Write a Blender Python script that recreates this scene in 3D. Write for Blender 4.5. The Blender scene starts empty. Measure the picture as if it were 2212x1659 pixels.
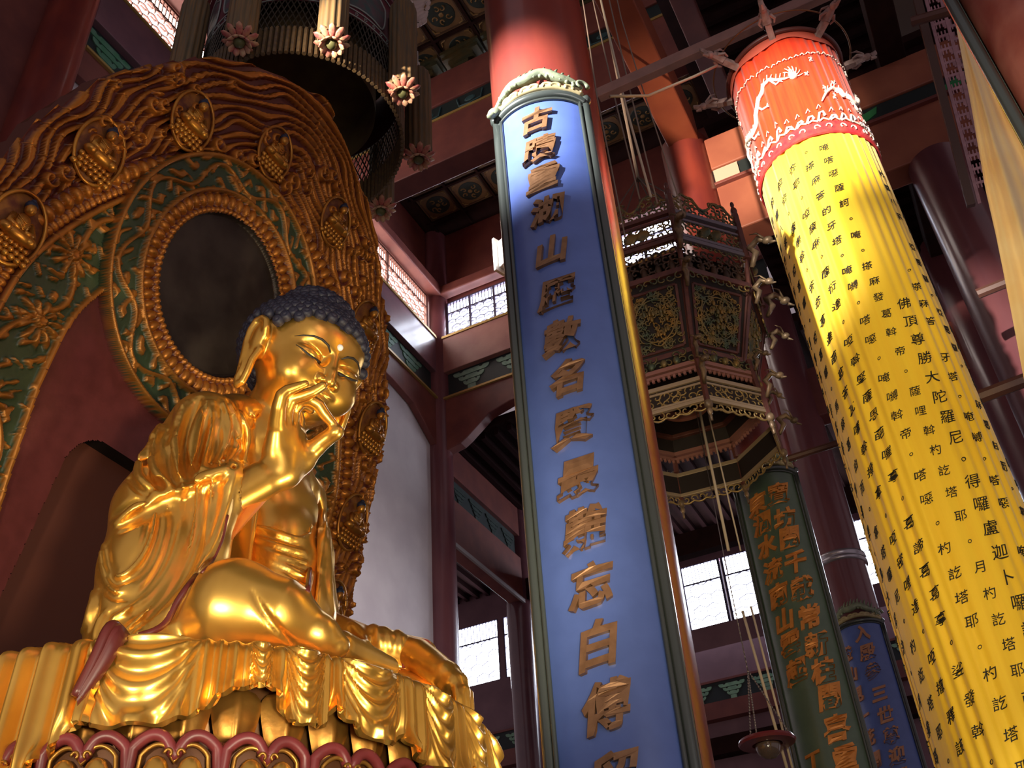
import bpy, math, random
import numpy as np
from mathutils import Vector, Matrix
R=math.radians; PI=math.pi
sc=bpy.context.scene
COL=sc.collection
# ---------------- camera ----------------
CAMP=np.array([0,0,1.6])
CM=np.array([[0.88931989,0.45305085,-0.06208922],[-0.31835986,0.51593772,-0.79527057],[-0.32826383,0.72701665,0.60306687]])
FPX=2233.5
cd=bpy.data.cameras.new('camera'); cam=bpy.data.objects.new('camera',cd); COL.objects.link(cam)
cd.sensor_width=36; cd.lens=36*FPX/2212; cd.clip_end=200; cd.clip_start=.05
m=Matrix.Identity(4)
for i in range(3):
    m[i][0]=CM[0][i]; m[i][1]=-CM[1][i]; m[i][2]=-CM[2][i]; m[i][3]=CAMP[i]
cam.matrix_world=m; sc.camera=cam
sc.view_settings.view_transform='Standard'; sc.view_settings.look='None'; sc.view_settings.gamma=1
sc.view_settings.exposure=0.6
try: sc.view_settings.use_curve_mapping=False
except Exception: pass
# ---------------- world and lamps ----------------
w=bpy.data.worlds.new('world'); sc.world=w; w.use_nodes=True
w.node_tree.nodes['Background'].inputs[0].default_value=(.62,.5,.55,1)
w.node_tree.nodes['Background'].inputs[1].default_value=.27
def look(o,t):
    d=Vector(t)-o.location; o.rotation_euler=d.to_track_quat('-Z','Y').to_euler()
def spot(name,loc,tgt,power,ang,blend,col,size=.15):
    l=bpy.data.lights.new(name,'SPOT'); l.energy=power; l.spot_size=R(ang); l.spot_blend=blend; l.color=col; l.shadow_soft_size=size
    o=bpy.data.objects.new(name,l); COL.objects.link(o); o.location=loc; look(o,tgt); return o
def area(name,loc,tgt,power,sx,sy,col):
    l=bpy.data.lights.new(name,'AREA'); l.energy=power; l.shape='RECTANGLE'; l.size=sx; l.size_y=sy; l.color=col
    o=bpy.data.objects.new(name,l); COL.objects.link(o); o.location=loc; look(o,tgt); return o
spot('sunbeam_board',(-7.5,-6,11.5),(-2.45,5.5,9.15),42000,12.5,1,(1,.97,.94),.1)
spot('sunbeam_banner',(-1.6,-5,8.2),(-.15,7.9,10.2),26000,13,1,(1,.93,.8),.1)
spot('sunbeam_beams',(-9,-2,12),(-1.2,15,17.4),26000,14,.9,(1,.8,.62),.2)
area('door_daylight',(7,-3,3.0),(-4,9,8),170,4,5,(1,.93,.88))
spot('statue_floodlight',(-.6,2.2,2.6),(-5.7,7.2,6.6),1000,50,.8,(1,.85,.58),.35)
spot('statue_floodlight_side',(-4.2,.4,3.4),(-5.9,6.6,6.4),700,52,.8,(1,.86,.6),.3)
spot('statue_floodlight_far',(-.9,9.2,2.6),(-5.6,7.6,6.6),800,46,.8,(1,.82,.5),.3)
area('far_hall_daylight',(-8,36,17.5),(-8,24,8),150,12,2.4,(.78,.80,1))
spot('wall_fill_spot',(-3.2,15,11),(-14.4,18.5,11.5),2600,75,1,(1,.93,.95),1.2)  # added spot in mid-hall that brightens the white wall, no real source there
spot('banner_fill_spot',(.8,-1.5,2),(0.0,8.4,5.8),1500,40,1,(1,.80,.45),.5)  # added warm fill for the banner, not a fixture of the hall
spot('streamer_fill_spot',(-1,0,4),(1.45,7.8,8.0),900,24,1,(1,.9,.7),.4)  # extra spot put in to lift the dim streamer
spot('green_board_fill_spot',(1.5,5,2),(-2.3,14.5,5.2),480,24,.9,(1,.95,.8),.3)  # fill spot added so the green board and its letters read brighter
# ---------------- materials ----------------
MATS={}
def mat(name,c,rough=.5,metal=0.,c2=None,scale=3.,bump=0.,bscale=30.,emit=None,stretch=None,detail=4,mix=(.35,.65),trans=0,coat=0,spec=None,sss=0,sheen=0):
    if name in MATS: return MATS[name]
    M=bpy.data.materials.new(name); M.use_nodes=True; n=M.node_tree.nodes; l=M.node_tree.links
    b=n['Principled BSDF']; b.inputs['Roughness'].default_value=rough; b.inputs['Metallic'].default_value=metal
    b.inputs['Base Color'].default_value=(*c,1)
    if coat: b.inputs['Coat Weight'].default_value=coat; b.inputs['Coat Roughness'].default_value=.15
    if spec is not None: b.inputs['Specular IOR Level'].default_value=spec
    if trans: b.inputs['Transmission Weight'].default_value=trans
    if sheen: b.inputs['Sheen Weight'].default_value=sheen
    if emit: b.inputs['Emission Color'].default_value=(*emit[0],1); b.inputs['Emission Strength'].default_value=emit[1]
    if c2 or bump:
        tc=n.new('ShaderNodeTexCoord'); src=tc.outputs['Object']
        if stretch:
            mp=n.new('ShaderNodeMapping'); mp.inputs['Scale'].default_value=stretch; l.new(src,mp.inputs[0]); src=mp.outputs[0]
    if c2:
        t=n.new('ShaderNodeTexNoise'); t.inputs['Scale'].default_value=scale; t.inputs['Detail'].default_value=detail
        l.new(src,t.inputs['Vector']); r=n.new('ShaderNodeValToRGB')
        r.color_ramp.elements[0].position=mix[0]; r.color_ramp.elements[1].position=mix[1]
        r.color_ramp.elements[0].color=(*c,1); r.color_ramp.elements[1].color=(*c2,1)
        l.new(t.outputs[0],r.inputs[0]); l.new(r.outputs[0],b.inputs['Base Color'])
    if bump:
        t2=n.new('ShaderNodeTexNoise'); t2.inputs['Scale'].default_value=bscale; t2.inputs['Detail'].default_value=5
        l.new(src,t2.inputs['Vector']); bp=n.new('ShaderNodeBump'); bp.inputs['Strength'].default_value=bump; bp.inputs['Distance'].default_value=.02
        l.new(t2.outputs[0],bp.inputs['Height']); l.new(bp.outputs[0],b.inputs['Normal'])
    MATS[name]=M; return M
GOLD=mat('gilded',(1,.60,.13),.30,.9,(.85,.46,.08),1.6,.04,9)
GOLDD=mat('gilded_dull',(.52,.27,.055),.38,.8,(.34,.15,.03),3,.12,20)
GOLDC=mat('gilded_carving',(.62,.30,.05),.36,.75,(.42,.17,.03),4,.1,25)
REDL=mat('red_lacquer_lining',(.11,.018,.014),.38,0,(.075,.012,.012),2)
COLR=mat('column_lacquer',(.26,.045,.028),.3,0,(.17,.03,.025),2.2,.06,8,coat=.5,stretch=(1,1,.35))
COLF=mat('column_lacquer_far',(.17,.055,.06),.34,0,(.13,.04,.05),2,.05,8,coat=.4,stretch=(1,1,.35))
BEAM=mat('beam_red_paint',(.21,.06,.045),.5,0,(.15,.04,.035),1.4,.05,12)
BEAMP=mat('beam_faded_paint',(.34,.15,.12),.55,0,(.26,.10,.085),1.2,.05,12)
DARK=mat('dark_timber',(.020,.008,.007),.95,0,(.028,.011,.009),3,spec=.08)
FRZ=mat('frieze_dark_green',(.012,.02,.02),.6)
MOTIF=mat('frieze_pale_green',(.20,.33,.24),.6,0,(.14,.25,.19),5)
YEL=mat('gilt_trim',(.42,.27,.08),.45,.3)
WHITE=mat('white_plaster',(.60,.54,.55),.75,0,(.52,.46,.48),.8,.03,20)
PANE=mat('bright_window_paper',(.9,.92,1),.6,emit=((.82,.88,1),12))
PANEW=mat('bright_window_paper_warm',(1,.95,.9),.6,emit=((1,.9,.82),8))
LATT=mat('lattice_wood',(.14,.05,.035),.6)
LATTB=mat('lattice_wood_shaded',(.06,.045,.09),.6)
BLUE=mat('blue_lacquer',(.085,.14,.41),.36,0,(.075,.125,.37),6,coat=.35)
GREENB=mat('green_lacquer',(.075,.115,.085),.34,0,(.06,.095,.07),4,coat=.35)
FRM=mat('dark_frame_lacquer',(.05,.06,.055),.28,.2,coat=.6)
BRONZE=mat('bronze_letter',(.30,.155,.075),.38,.45,(.22,.11,.05),14)
ORLET=mat('orange_gilt_letter',(.62,.24,.05),.38,.4,(.5,.18,.04),10)
# ---------------- mesh helpers ----------------
WORG={}
def tag(o,label=None,cat=None,group=None,kind=None):
    if label: o['label']=label
    if cat: o['category']=cat
    if group: o['group']=group
    if kind: o['kind']=kind
    return o
def thing(name,label,cat,loc,group=None):
    o=bpy.data.objects.new(name,None); COL.objects.link(o); o.location=loc; o.empty_display_size=.2
    WORG[o.name]=np.array(loc,float); return tag(o,label,cat,group)
class MB:
    def __init__(s): s.v=[]; s.f=[]; s.n=0
    def add(s,v,f):
        v=np.asarray(v,float).reshape(-1,3); s.v.append(v); b=s.n
        s.f.extend([tuple(int(i)+b for i in q) for q in f]); s.n+=len(v); return s
    def box(s,c,d,rz=0,M=None):
        x,y,z=[k/2 for k in d]
        v=np.array([(-x,-y,-z),(x,-y,-z),(x,y,-z),(-x,y,-z),(-x,-y,z),(x,-y,z),(x,y,z),(-x,y,z)])
        if M is not None: v=v@np.asarray(M).T
        elif rz: c_,s_=math.cos(rz),math.sin(rz); v=v@np.array([[c_,s_,0],[-s_,c_,0],[0,0,1]])
        return s.add(v+np.array(c),[(0,3,2,1),(4,5,6,7),(0,1,5,4),(1,2,6,5),(2,3,7,6),(3,0,4,7)])
    def bx(s,x0,x1,y0,y1,z0,z1): return s.box(((x0+x1)/2,(y0+y1)/2,(z0+z1)/2),(abs(x1-x0),abs(y1-y0),abs(z1-z0)))
    def grid(s,P,cu=False,cv=False):
        P=np.asarray(P,float); a,b=P.shape[:2]; f=[]
        for i in range(a if cu else a-1):
            i2=(i+1)%a
            for j in range(b if cv else b-1):
                j2=(j+1)%b; f.append((i*b+j,i2*b+j,i2*b+j2,i*b+j2))
        return s.add(P.reshape(-1,3),f)
    def lathe(s,c,prof,n=24,a0=0,a1=2*PI,cap=True,axis=None):
        full=abs(a1-a0-2*PI)<1e-6; A=np.linspace(a0,a1,n,endpoint=not full)
        P=np.array([[(r*math.cos(a),r*math.sin(a),z) for r,z in prof] for a in A])
        if axis is not None:
            q=Vector((0,0,1)).rotation_difference(Vector(axis)).to_matrix(); P=P@np.array(q).T
        return s.grid(P+np.array(c),cu=full)
    def tube(s,pts,r,n=8,closed=False,caps=True):
        pts=np.asarray(pts,float); k=len(pts); rr=np.broadcast_to(np.asarray(r,float),(k,))
        if closed: T=np.roll(pts,-1,0)-np.roll(pts,1,0)
        else: T=np.gradient(pts,axis=0)
        T/=np.linalg.norm(T,axis=1)[:,None]+1e-12
        u=np.cross(T[0],(0,0,1)); 
        if np.linalg.norm(u)<1e-3: u=np.cross(T[0],(1,0,0))
        u/=np.linalg.norm(u); P=[]
        A=np.arange(n)*2*PI/n
        for i in range(k):
            u=u-T[i]*np.dot(u,T[i]); u/=np.linalg.norm(u)+1e-12; w_=np.cross(T[i],u)
            P.append(pts[i]+rr[i]*(np.cos(A)[:,None]*u+np.sin(A)[:,None]*w_))
        b=s.n; s.grid(P,cu=closed,cv=True)
        if caps and not closed:
            s.f.append(tuple(b+i for i in range(n))[::-1]); s.f.append(tuple(b+(k-1)*n+i for i in range(n)))
        return s
    def ball(s,c,r,n=8,m_=6,M=None):
        r=np.broadcast_to(np.asarray(r,float),(3,)); P=[]
        for i in range(n):
            a=2*PI*i/n; P.append([(math.cos(a)*math.sin(PI*j/m_),math.sin(a)*math.sin(PI*j/m_),math.cos(PI*j/m_)) for j in range(m_+1)])
        P=np.array(P)*r
        if M is not None: P=P@np.asarray(M).T
        return s.grid(P+np.array(c),cu=True)
    def prism(s,poly,o,ux,uy,th):
        # polygon in plane (ux,uy) at origin o extruded by vector th
        o=np.array(o,float); ux=np.array(ux,float); uy=np.array(uy,float); th=np.array(th,float)
        a=[o+ux*p[0]+uy*p[1] for p in poly]; n=len(a); v=a+[p+th for p in a]
        return s.add(v,[tuple(range(n))[::-1],tuple(range(n,2*n))]+[(i,(i+1)%n,(i+1)%n+n,i+n) for i in range(n)])
    def build(s,name,mt,parent=None,smooth=False,auto=None,bevel=0,fixn=True):
        v=np.concatenate(s.v); me=bpy.data.meshes.new(name)
        if parent is not None: org=WORG[parent.name]
        else:
            lo,hi=v.min(0),v.max(0); org=np.array([(lo[0]+hi[0])/2,(lo[1]+hi[1])/2,lo[2]])
        me.from_pydata((v-org).tolist(),[],s.f); me.update()
        if fixn:
            import bmesh
            bm=bmesh.new(); bm.from_mesh(me); bmesh.ops.recalc_face_normals(bm,faces=bm.faces); bm.to_mesh(me); bm.free()
        for mm in (mt if isinstance(mt,(list,tuple)) else [mt]): me.materials.append(mm)
        o=bpy.data.objects.new(name,me); COL.objects.link(o)
        if parent is not None: o.parent=parent; o.location=(0,0,0)
        else: o.location=org
        WORG[o.name]=org
        if smooth:
            me.shade_smooth()
            if auto:
                try: me.set_sharp_from_angle(angle=R(auto))
                except Exception: pass
        if bevel:
            md=o.modifiers.new('b','BEVEL'); md.width=bevel; md.segments=2; md.limit_method='ANGLE'
        return o
def struct(name,mb,m,**k): return tag(mb.build(name,m,**k),kind='structure')
def dup(root,dx,label=None,group=None,name=None):
    # a copy of a thing with copies of its parts and sub-parts, moved by dx
    r=root.copy(); COL.objects.link(r); r.location=Vector(root.location)+Vector(dx)
    if label: r['label']=label
    if group: r['group']=group
    def rec(o,p):
        for ch in o.children:
            c=ch.copy(); COL.objects.link(c); c.parent=p; rec(ch,c)
    rec(root,r); return r
def at(px,py,x=None,y=None,z=None,d=None):
    r=np.array([(px-1106)/FPX,(py-829.5)/FPX,1.0])@CM
    t=x/r[0] if x is not None else y/r[1] if y is not None else (z-1.6)/r[2] if z is not None else d
    return r*t+CAMP
# glyphs
GL={}
def glyph(ch,bold=.02):
    k=(ch,bold)
    if k in GL: return GL[k]
    cu=bpy.data.curves.new('g','FONT'); cu.body=ch; cu.offset=bold; cu.extrude=.5; cu.resolution_u=3
    o=bpy.data.objects.new('g',cu); COL.objects.link(o); dg=bpy.context.evaluated_depsgraph_get(); dg.update()
    me=bpy.data.meshes.new_from_object(o.evaluated_get(dg))
    v=np.array([x.co[:] for x in me.vertices]); f=[tuple(p.vertices) for p in me.polygons]
    bpy.data.objects.remove(o); bpy.data.curves.remove(cu); bpy.data.meshes.remove(me)
    if len(v):
        lo,hi=v.min(0),v.max(0); v=v-(lo+hi)/2
        s=1.0
        v[:,:2]*=s; v[:,2]=(v[:,2]>0)
    GL[k]=(v,f); return GL[k]
def glyph_on_cyl(mb,ch,cx,cy,r,phi,z,size,depth,bold=.02,slant=.16,rise=.17,rad=None,wx=1.):
    v,f=glyph(ch,bold)
    if not len(v): return
    x=v[:,0]*size*wx; y=v[:,1]*size; xs=x+slant*y; ys=y+rise*x
    rr=r+v[:,2]*depth; zz=z+ys; ph=phi+xs/r
    if rad is not None: rr=rad(ph,zz)+.004+v[:,2]*depth
    mb.add(np.stack([cx+rr*np.sin(ph),cy-rr*np.cos(ph),zz],1),f)
# ================= the hall =================
XL,YR,YE=-14.4,25.4,36.6
struct('floor',MB().bx(-22,12,-12,40,-.3,0),mat('stone_floor',(.12,.09,.08),.4,0,(.09,.07,.06),2))
wl=MB().bx(XL-.5,XL-.1,-6,YR,0,25.6).bx(XL-.5,XL-.1,-6,YR,27.5,31.2)
struct('wall_left',wl,BEAM)
struct('wall_left_panel',MB().prism([(8.9,0),(YR-.3,0),(YR-.3,21.0),(YR-1.0,21.35),(YR-1.7,21.85),(YR-3.0,22.4),(8.9,22.4)],(XL-.1,0,0),(0,1,0),(0,0,1),(.08,0,0)),WHITE).name='wall_west'
# beams and friezes along the left wall
def wall_bands(name,axis,c,a0,a1,sgn,zs,mats,nm):
    pass
tb=MB().prism([(8.9,22.85),(8.9,21.9),(YR-3.2,21.9),(YR-1.9,21.75),(YR-1.1,21.3),(YR-.5,20.95),(YR-.3,20.9),(YR-.3,22.85)],(XL,0,0),(0,1,0),(0,0,1),(.22,0,0))
struct('trim_1',tb,BEAM,bevel=.02)
struct('trim_2',MB().bx(XL,XL+.26,8.9,YR,24.0,25.55),mat('beam_plum_paint',(.20,.09,.11),.35,0,(.15,.07,.09),1.5,coat=.3),bevel=.02)
struct('trim_3',MB().bx(XL,XL+.5,-4,YR,27.6,28.05),BEAM,bevel=.05)
struct('trim_4',MB().bx(XL,XL+.30,8.9,YR,22.82,22.9).bx(XL,XL+.30,8.9,YR,25.52,25.62),YEL)
def bracket_motif(mb,o,ux,s,n):
    # stepped bowl-shaped bracket set painted as relief: post and three widening tiers
    uy=np.array([0,0,1.]); ux=np.array(ux,float); n=np.array(n,float)*.03; o=np.array(o,float)
    def P(poly): mb.prism([(a*s,b*s) for a,b in poly],o,ux,uy,n)
    P([(-.14,0),(.14,0),(.14,.26),(-.14,.26)])
    for z0,wd in ((.28,.30),(.48,.46),(.68,.64)):
        P([(-wd+.12,z0),(wd-.12,z0),(wd-.03,z0+.06),(wd,z0+.15),(wd-.04,z0+.17),(wd*.66,z0+.17),(wd*.6,z0+.12),(wd*.5,z0+.12),(wd*.42,z0+.17),(-wd*.42,z0+.17),(-wd*.5,z0+.12),(-wd*.6,z0+.12),(-wd*.66,z0+.17),(-wd+.04,z0+.17),(-wd,z0+.15),(-wd+.03,z0+.06)])
struct('trim_5',MB().bx(XL-.05,XL+.06,8.9,YR,22.85,24.0),FRZ)
mo=MB()
for y in np.arange(9.6,25,1.55): bracket_motif(mo,(XL+.061,y,22.95),(0,1,0),1.1,(1,0,0))
struct('trim_6',mo,mat('frieze_green',(.04,.17,.08),.6,0,(.10,.22,.15),3))
# far wall of the high nave (clerestory), open to the aisle below
struct('wall_far_upper',MB().bx(XL-.3,-2.4,YR+.1,YR+.4,27.5,31.2).bx(XL-.3,-2.4,YR+.1,YR+.4,24,25.6),BEAM)
struct('trim_7',MB().bx(XL,-2.4,YR-.26,YR+.1,24.0,25.55),BEAMP,bevel=.02)
hb=[(XL+.45,22.85),(XL+.45,20.75),(XL+1.0,20.85),(XL+1.25,21.0),(XL+2.1,21.65),(XL+2.9,21.85),(-2.4,21.9),(-2.4,22.85)]
struct('trim_8',MB().prism(hb,(0,YR-.22,0),(1,0,0),(0,0,1),(0,.4,0)),BEAM,bevel=.03)
struct('trim_9',MB().bx(XL,-2.4,YR-.30,YR,22.82,22.9).bx(XL,-2.4,YR-.30,YR,25.52,25.62),YEL)
struct('trim_10',MB().bx(XL,-2.4,YR-.06,YR+.1,22.85,24.0),FRZ)
mo=MB()
for x in np.arange(XL+1.45,-3,1.7): bracket_motif(mo,(x,YR-.061,22.95),(1,0,0),1.12,(0,-1,0))
struct('trim_11',mo,MOTIF)
struct('trim_12',MB().bx(XL,-2.4,YR-.4,YR,27.6,28.0),BEAM,bevel=.04)
# lattice windows
def lattice(name,o,ux,wd,z0,z1,nrm,m,panem,mull,fine=.13,th=.028):
    o=np.array(o,float); ux=np.array(ux,float); n=np.array(nrm,float); H=z1-z0
    mb=MB(); a=.055
    ang=math.atan2(ux[1],ux[0])
    def bar(u0,v0,u1,v1,t=th,d=.05):
        L=math.hypot(u1-u0,v1-v0)
        c=o+ux*((u0+u1)/2)+np.array([0,0,z0+(v0+v1)/2]); e=(ux*(u1-u0)+np.array([0,0,v1-v0]))/L; k=np.cross(n,e)
        mb.box(c,(L,d,t),M=np.stack([e,n,k],1))
    top=H*.70
    for v in (0,top,H): bar(0,v,wd,v,.06,.08)
    for u in [0,wd]+list(mull): bar(u,0,u,H,.09,.1)
    k=int(wd/fine)
    for i in range(1,k): bar(i*wd/k,top,i*wd/k,H)
    # honeycomb fret below
    rows=4; ch=top/rows; nc=int(wd/(ch*1.1)); cw=wd/nc
    for r_ in range(rows):
        for i in range(nc):
            u=i*cw+(r_%2)*cw*.5; v=r_*ch
            if u+cw>wd+.01: continue
            bar(u,v+ch*.28,u,v+ch*.72); bar(u,v+ch*.72,u+cw*.5,v+ch*1.0); bar(u+cw*.5,v+ch,min(u+cw,wd),v+ch*.72)
            bar(u+cw*.22,v+ch*.5,u+cw*.78,v+ch*.5,th*.8)
    w_=tag(mb.build(name,m),kind='structure')
    p=MB().prism([(0,z0),(wd,z0),(wd,z1),(0,z1)],o-n*.10,ux,(0,0,1),-n*.02).build('pane',panem,w_)
    return w_
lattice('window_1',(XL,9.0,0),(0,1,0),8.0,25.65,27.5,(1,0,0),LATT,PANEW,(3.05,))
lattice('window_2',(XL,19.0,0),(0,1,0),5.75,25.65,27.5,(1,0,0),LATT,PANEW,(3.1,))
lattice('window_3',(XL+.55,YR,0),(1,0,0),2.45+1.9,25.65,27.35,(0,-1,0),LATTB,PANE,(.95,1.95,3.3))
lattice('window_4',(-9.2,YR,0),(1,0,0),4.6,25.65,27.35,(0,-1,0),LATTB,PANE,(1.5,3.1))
# coffered ceiling with a painted medallion in each square
ZC=31.05
struct('ceiling',MB().bx(-18,-2.2,-4,YR+.5,ZC+.02,ZC+.3),DARK)
rail=MB(); 
for x in np.arange(-14.0,-2.3,1.4): rail.bx(x-.045,x+.045,6,25.3,ZC-.12,ZC+.02)
for y in np.arange(9.2,25.4,1.4): rail.bx(-14.2,-2.3,y-.045,y+.045,ZC-.121,ZC+.02)
struct('trim_13',rail,DARK)
fr=MB(); disc=MB(); flo=MB(); pn=MB()
for x in np.arange(-14.0,-3,1.4):
    for y in np.arange(9.2,24.5,1.4):
        cx,cy=x+.7,y+.7
        pn.bx(cx-.64,cx+.64,cy-.64,cy+.64,ZC-.015,ZC+.02)
        for k in (.60,): 
            for a,b,c,d in ((-k,k,-k,-k+.05),(-k,k,k-.05,k),(-k,-k+.05,-k,k),(k-.05,k,-k,k)): fr.bx(cx+a,cx+b,cy+c,cy+d,ZC-.04,ZC-.01)
        disc.lathe((cx,cy,ZC),[(0,-.03),(.44,-.03),(.46,-.01)],20)
        rng=random.Random(int(x*10+y*100))
        flo.ball((cx,cy,ZC-.03),(.09,.09,.02),8,4)
        for q in range(5):
            a=q*2*PI/5+rng.random(); rr=.24
            t=np.linspace(0,2.6,8)
            flo.tube([(cx+math.cos(a)*rr+math.cos(a+s*1.9)*.11*(1-s/4),cy+math.sin(a)*rr+math.sin(a+s*1.9)*.11*(1-s/4),ZC-.035) for s in t],.026,5)
        for sx in (-1,1):
            for sy in (-1,1): flo.tube([(cx+sx*.36,cy+sy*.54,ZC-.03),(cx+sx*.50,cy+sy*.50,ZC-.035),(cx+sx*.54,cy+sy*.36,ZC-.03)],.03,5)
struct('trim_14',pn,mat('coffer_ochre',(.17,.085,.03),.65,0,(.12,.06,.022),3))
struct('trim_15',fr,mat('coffer_line',(.07,.03,.015),.6))
struct('trim_16',disc,mat('coffer_medallion',(.012,.018,.014),.6))
struct('trim_17',flo,mat('coffer_flower',(.22,.12,.035),.55))
# cross beam under the coffers
YB=18.15
def xbeam(name,x0,x1,y0,y1,z0,z1,m,b=.03): return struct(name,MB().bx(x0,x1,y0,y1,z0,z1),m,bevel=b)
xbeam('trim_18',-14,-2.2,YB,YB+.75,25.75,27.75,BEAM)
xbeam('trim_19',-14,-2.2,YB-.03,YB+.02,27.72,27.82,YEL,.0)
xbeam('trim_20',-14,-2.2,YB+.08,YB+.6,27.8,28.5,FRZ,0)
mo=MB()
for x in np.arange(-13.4,-3,1.5):
    for k in (-1,1): mo.tube([(x+k*.45,YB+.07,28.38),(x+k*.38,YB+.06,28.0),(x,YB+.06,27.95)],.035,5)
    mo.ball((x,YB+.07,28.2),(.2,.03,.12),8,6)
struct('trim_21',mo,mat('frieze_teal',(.03,.07,.075),.6))
xbeam('trim_22',-14,-2.2,YB,YB+.75,28.5,30.0,BEAM)
cb=MB()
for x in np.arange(-13.6,-3,1.5):
    for k,(w_,z0) in enumerate(((.25,30.0),(.45,30.22),(.65,30.45),(.7,30.7))): cb.bx(x-w_,x+w_,YB-.05*k,YB+.5,z0,z0+.16)
struct('trim_23',cb,mat('bracket_dark_olive',(.035,.035,.015),.6,0,(.08,.045,.01),2))
# side beam seen through the gap behind the central column
xbeam('trim_24',-2.62,-1.98,6.1,14.9,18.35,19.5,mat('beam_orange_paint',(.30,.075,.03),.5,0,(.24,.055,.025),1.5))
xbeam('trim_25',-1.75,-1.25,8,40,22.3,22.9,BEAM)
xbeam('trim_26',2.6,3.2,6,40,22.0,22.9,mat('beam_umber',(.10,.04,.02),.5))
xbeam('trim_27',1.75,2.25,6.5,21,18.3,19.0,DARK)
# painted beams over the middle aisle
OR=mat('beam_salmon_paint',(.36,.12,.065),.5,0,(.28,.085,.05),1.2)
xbeam('trim_28',-1.9,7,14.8,15.35,17.42,18.33,OR)
xbeam('trim_29',-1.9,7,14.86,15.3,16.9,17.42,FRZ,0)
xbeam('trim_30',-1.9,7,14.8,15.35,15.62,16.9,OR)
xbeam('trim_31',-1.88,-1.38,14.83,14.88,16.93,17.40,mat('cream_board_end',(.62,.42,.30),.6),0)
xbeam('trim_32',-1.9,7,14.7,15.4,16.86,16.93,BEAM,.01)
mo=MB()
for x in (.95,3.0,5.0): 
    mo.prism([(-.45,.05),(-.2,.12),(-.05,.0),(.1,.1),(.4,.25),(.45,.42),(.2,.35),(0,.40),(-.3,.30),(-.5,.2)],(x,14.86,16.93),(1,0,0),(0,0,1),(0,-.03,0))
struct('trim_33',mo,mat('frieze_leaf_green',(.03,.22,.07),.6))
xbeam('trim_34',-1.9,7,21.3,21.8,15.2,16.6,BEAM)
xbeam('trim_35',-2.0,7,21.3,21.8,18.9,19.6,DARK)
# rafters and boards of the roofs
rf=MB()
for y in np.arange(6.2,40,.55): rf.bx(-1.9,8,y,y+.2,24.0,24.3)
struct('ceiling_rafters',rf,DARK).name='trim_36'
struct('ceiling_nave',MB().bx(-2.2,9,-4,40,24.3,24.6),mat('roof_boards',(.045,.014,.01),.8,0,(.03,.01,.008),3)).name='ceiling_right'
rf=MB()
for x in np.arange(-22,12,.5): rf.bx(x,x+.16,YR+.5,YE,21.25,21.5)
struct('trim_37',rf,mat('rafter_red',(.022,.008,.008),.95,spec=.05))
struct('ceiling_aisle',MB().bx(-22,12,YR+.3,YE+.4,21.5,21.8),DARK).name='ceiling_far'
rf=MB()
for y in np.arange(15.6,21.2,.45): rf.bx(-1.8,8,y,y+.14,19.2,19.4)
struct('trim_38',rf,mat('rafter_red',(.022,.008,.008),.95,spec=.05))
struct('ceiling_bay',MB().bx(-1.9,9,15.4,21.3,19.4,19.6),DARK).name='ceiling_middle'
# end wall of the aisle with bright windows
ew=mat('end_wall_paint',(.24,.13,.15),.6,0,(.19,.10,.12),1.1)
e=MB().bx(-22,12,YE+.1,YE+.4,0,17.5).bx(-22,12,YE+.1,YE+.4,20.15,21.6)
for a,b in ((-22,-20.3),(-18.1,-17.85),(-16.5,-16.1),(-15.5,-9.9),(-6.7,-3.1),(3.4,12)): e.bx(a,b,YE+.1,YE+.4,17.5,20.15)
struct('wall_far',e,ew)
struct('trim_39',MB().bx(-22,12,YE-.05,YE+.1,14.5,15.3),FRZ)
mo=MB()
for x in np.arange(-21.2,11,1.25): bracket_motif(mo,(x,YE-.051,14.5),(1,0,0),.78,(0,-1,0))
struct('trim_40',mo,mat('frieze_mint',(.24,.42,.26),.6,0,(.16,.3,.2),4))
struct('trim_41',MB().bx(-22,12,YE-.3,YE+.1,13.9,14.5).bx(-22,12,YE-.1,YE+.1,15.28,15.36),BEAM)
struct('trim_42',MB().bx(-22,12,YE-.5,YE+.05,12.6,13.2),DARK)
for i,(a,b) in enumerate(((-20.3,-18.1),(-17.85,-16.5),(-16.1,-15.5),(-9.9,-8.35),(-8.2,-6.7),(-3.1,3.4))):
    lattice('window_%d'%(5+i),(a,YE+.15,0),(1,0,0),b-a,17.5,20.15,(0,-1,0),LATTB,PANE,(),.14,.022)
# lintels between the outer columns
struct('trim_43',MB().bx(XL-.2,XL+.35,YR+.3,30.7,17.5,19.2),BEAM,bevel=.03)
struct('trim_44',MB().bx(XL-.1,XL+.2,YR+.3,30.7,19.2,20.1),FRZ)
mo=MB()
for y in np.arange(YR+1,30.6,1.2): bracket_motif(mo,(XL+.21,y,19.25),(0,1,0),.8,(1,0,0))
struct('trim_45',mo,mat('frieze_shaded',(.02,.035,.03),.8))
struct('trim_46',MB().bx(XL-.2,XL+.35,YR+.3,30.7,20.1,21.3),BEAM)
struct('trim_47',MB().bx(XL+.32,XL+.40,YR+.3,30.7,17.42,17.56),mat('lintel_edge',(.3,.26,.25),.6))
struct('trim_48',MB().bx(-14,8,30.8,31.2,17.6,18.4),DARK)
struct('wall_left_far',MB().bx(XL-.5,XL-.15,YR+.3,40,20.1,22),DARK).name='wall_west_far'
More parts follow.
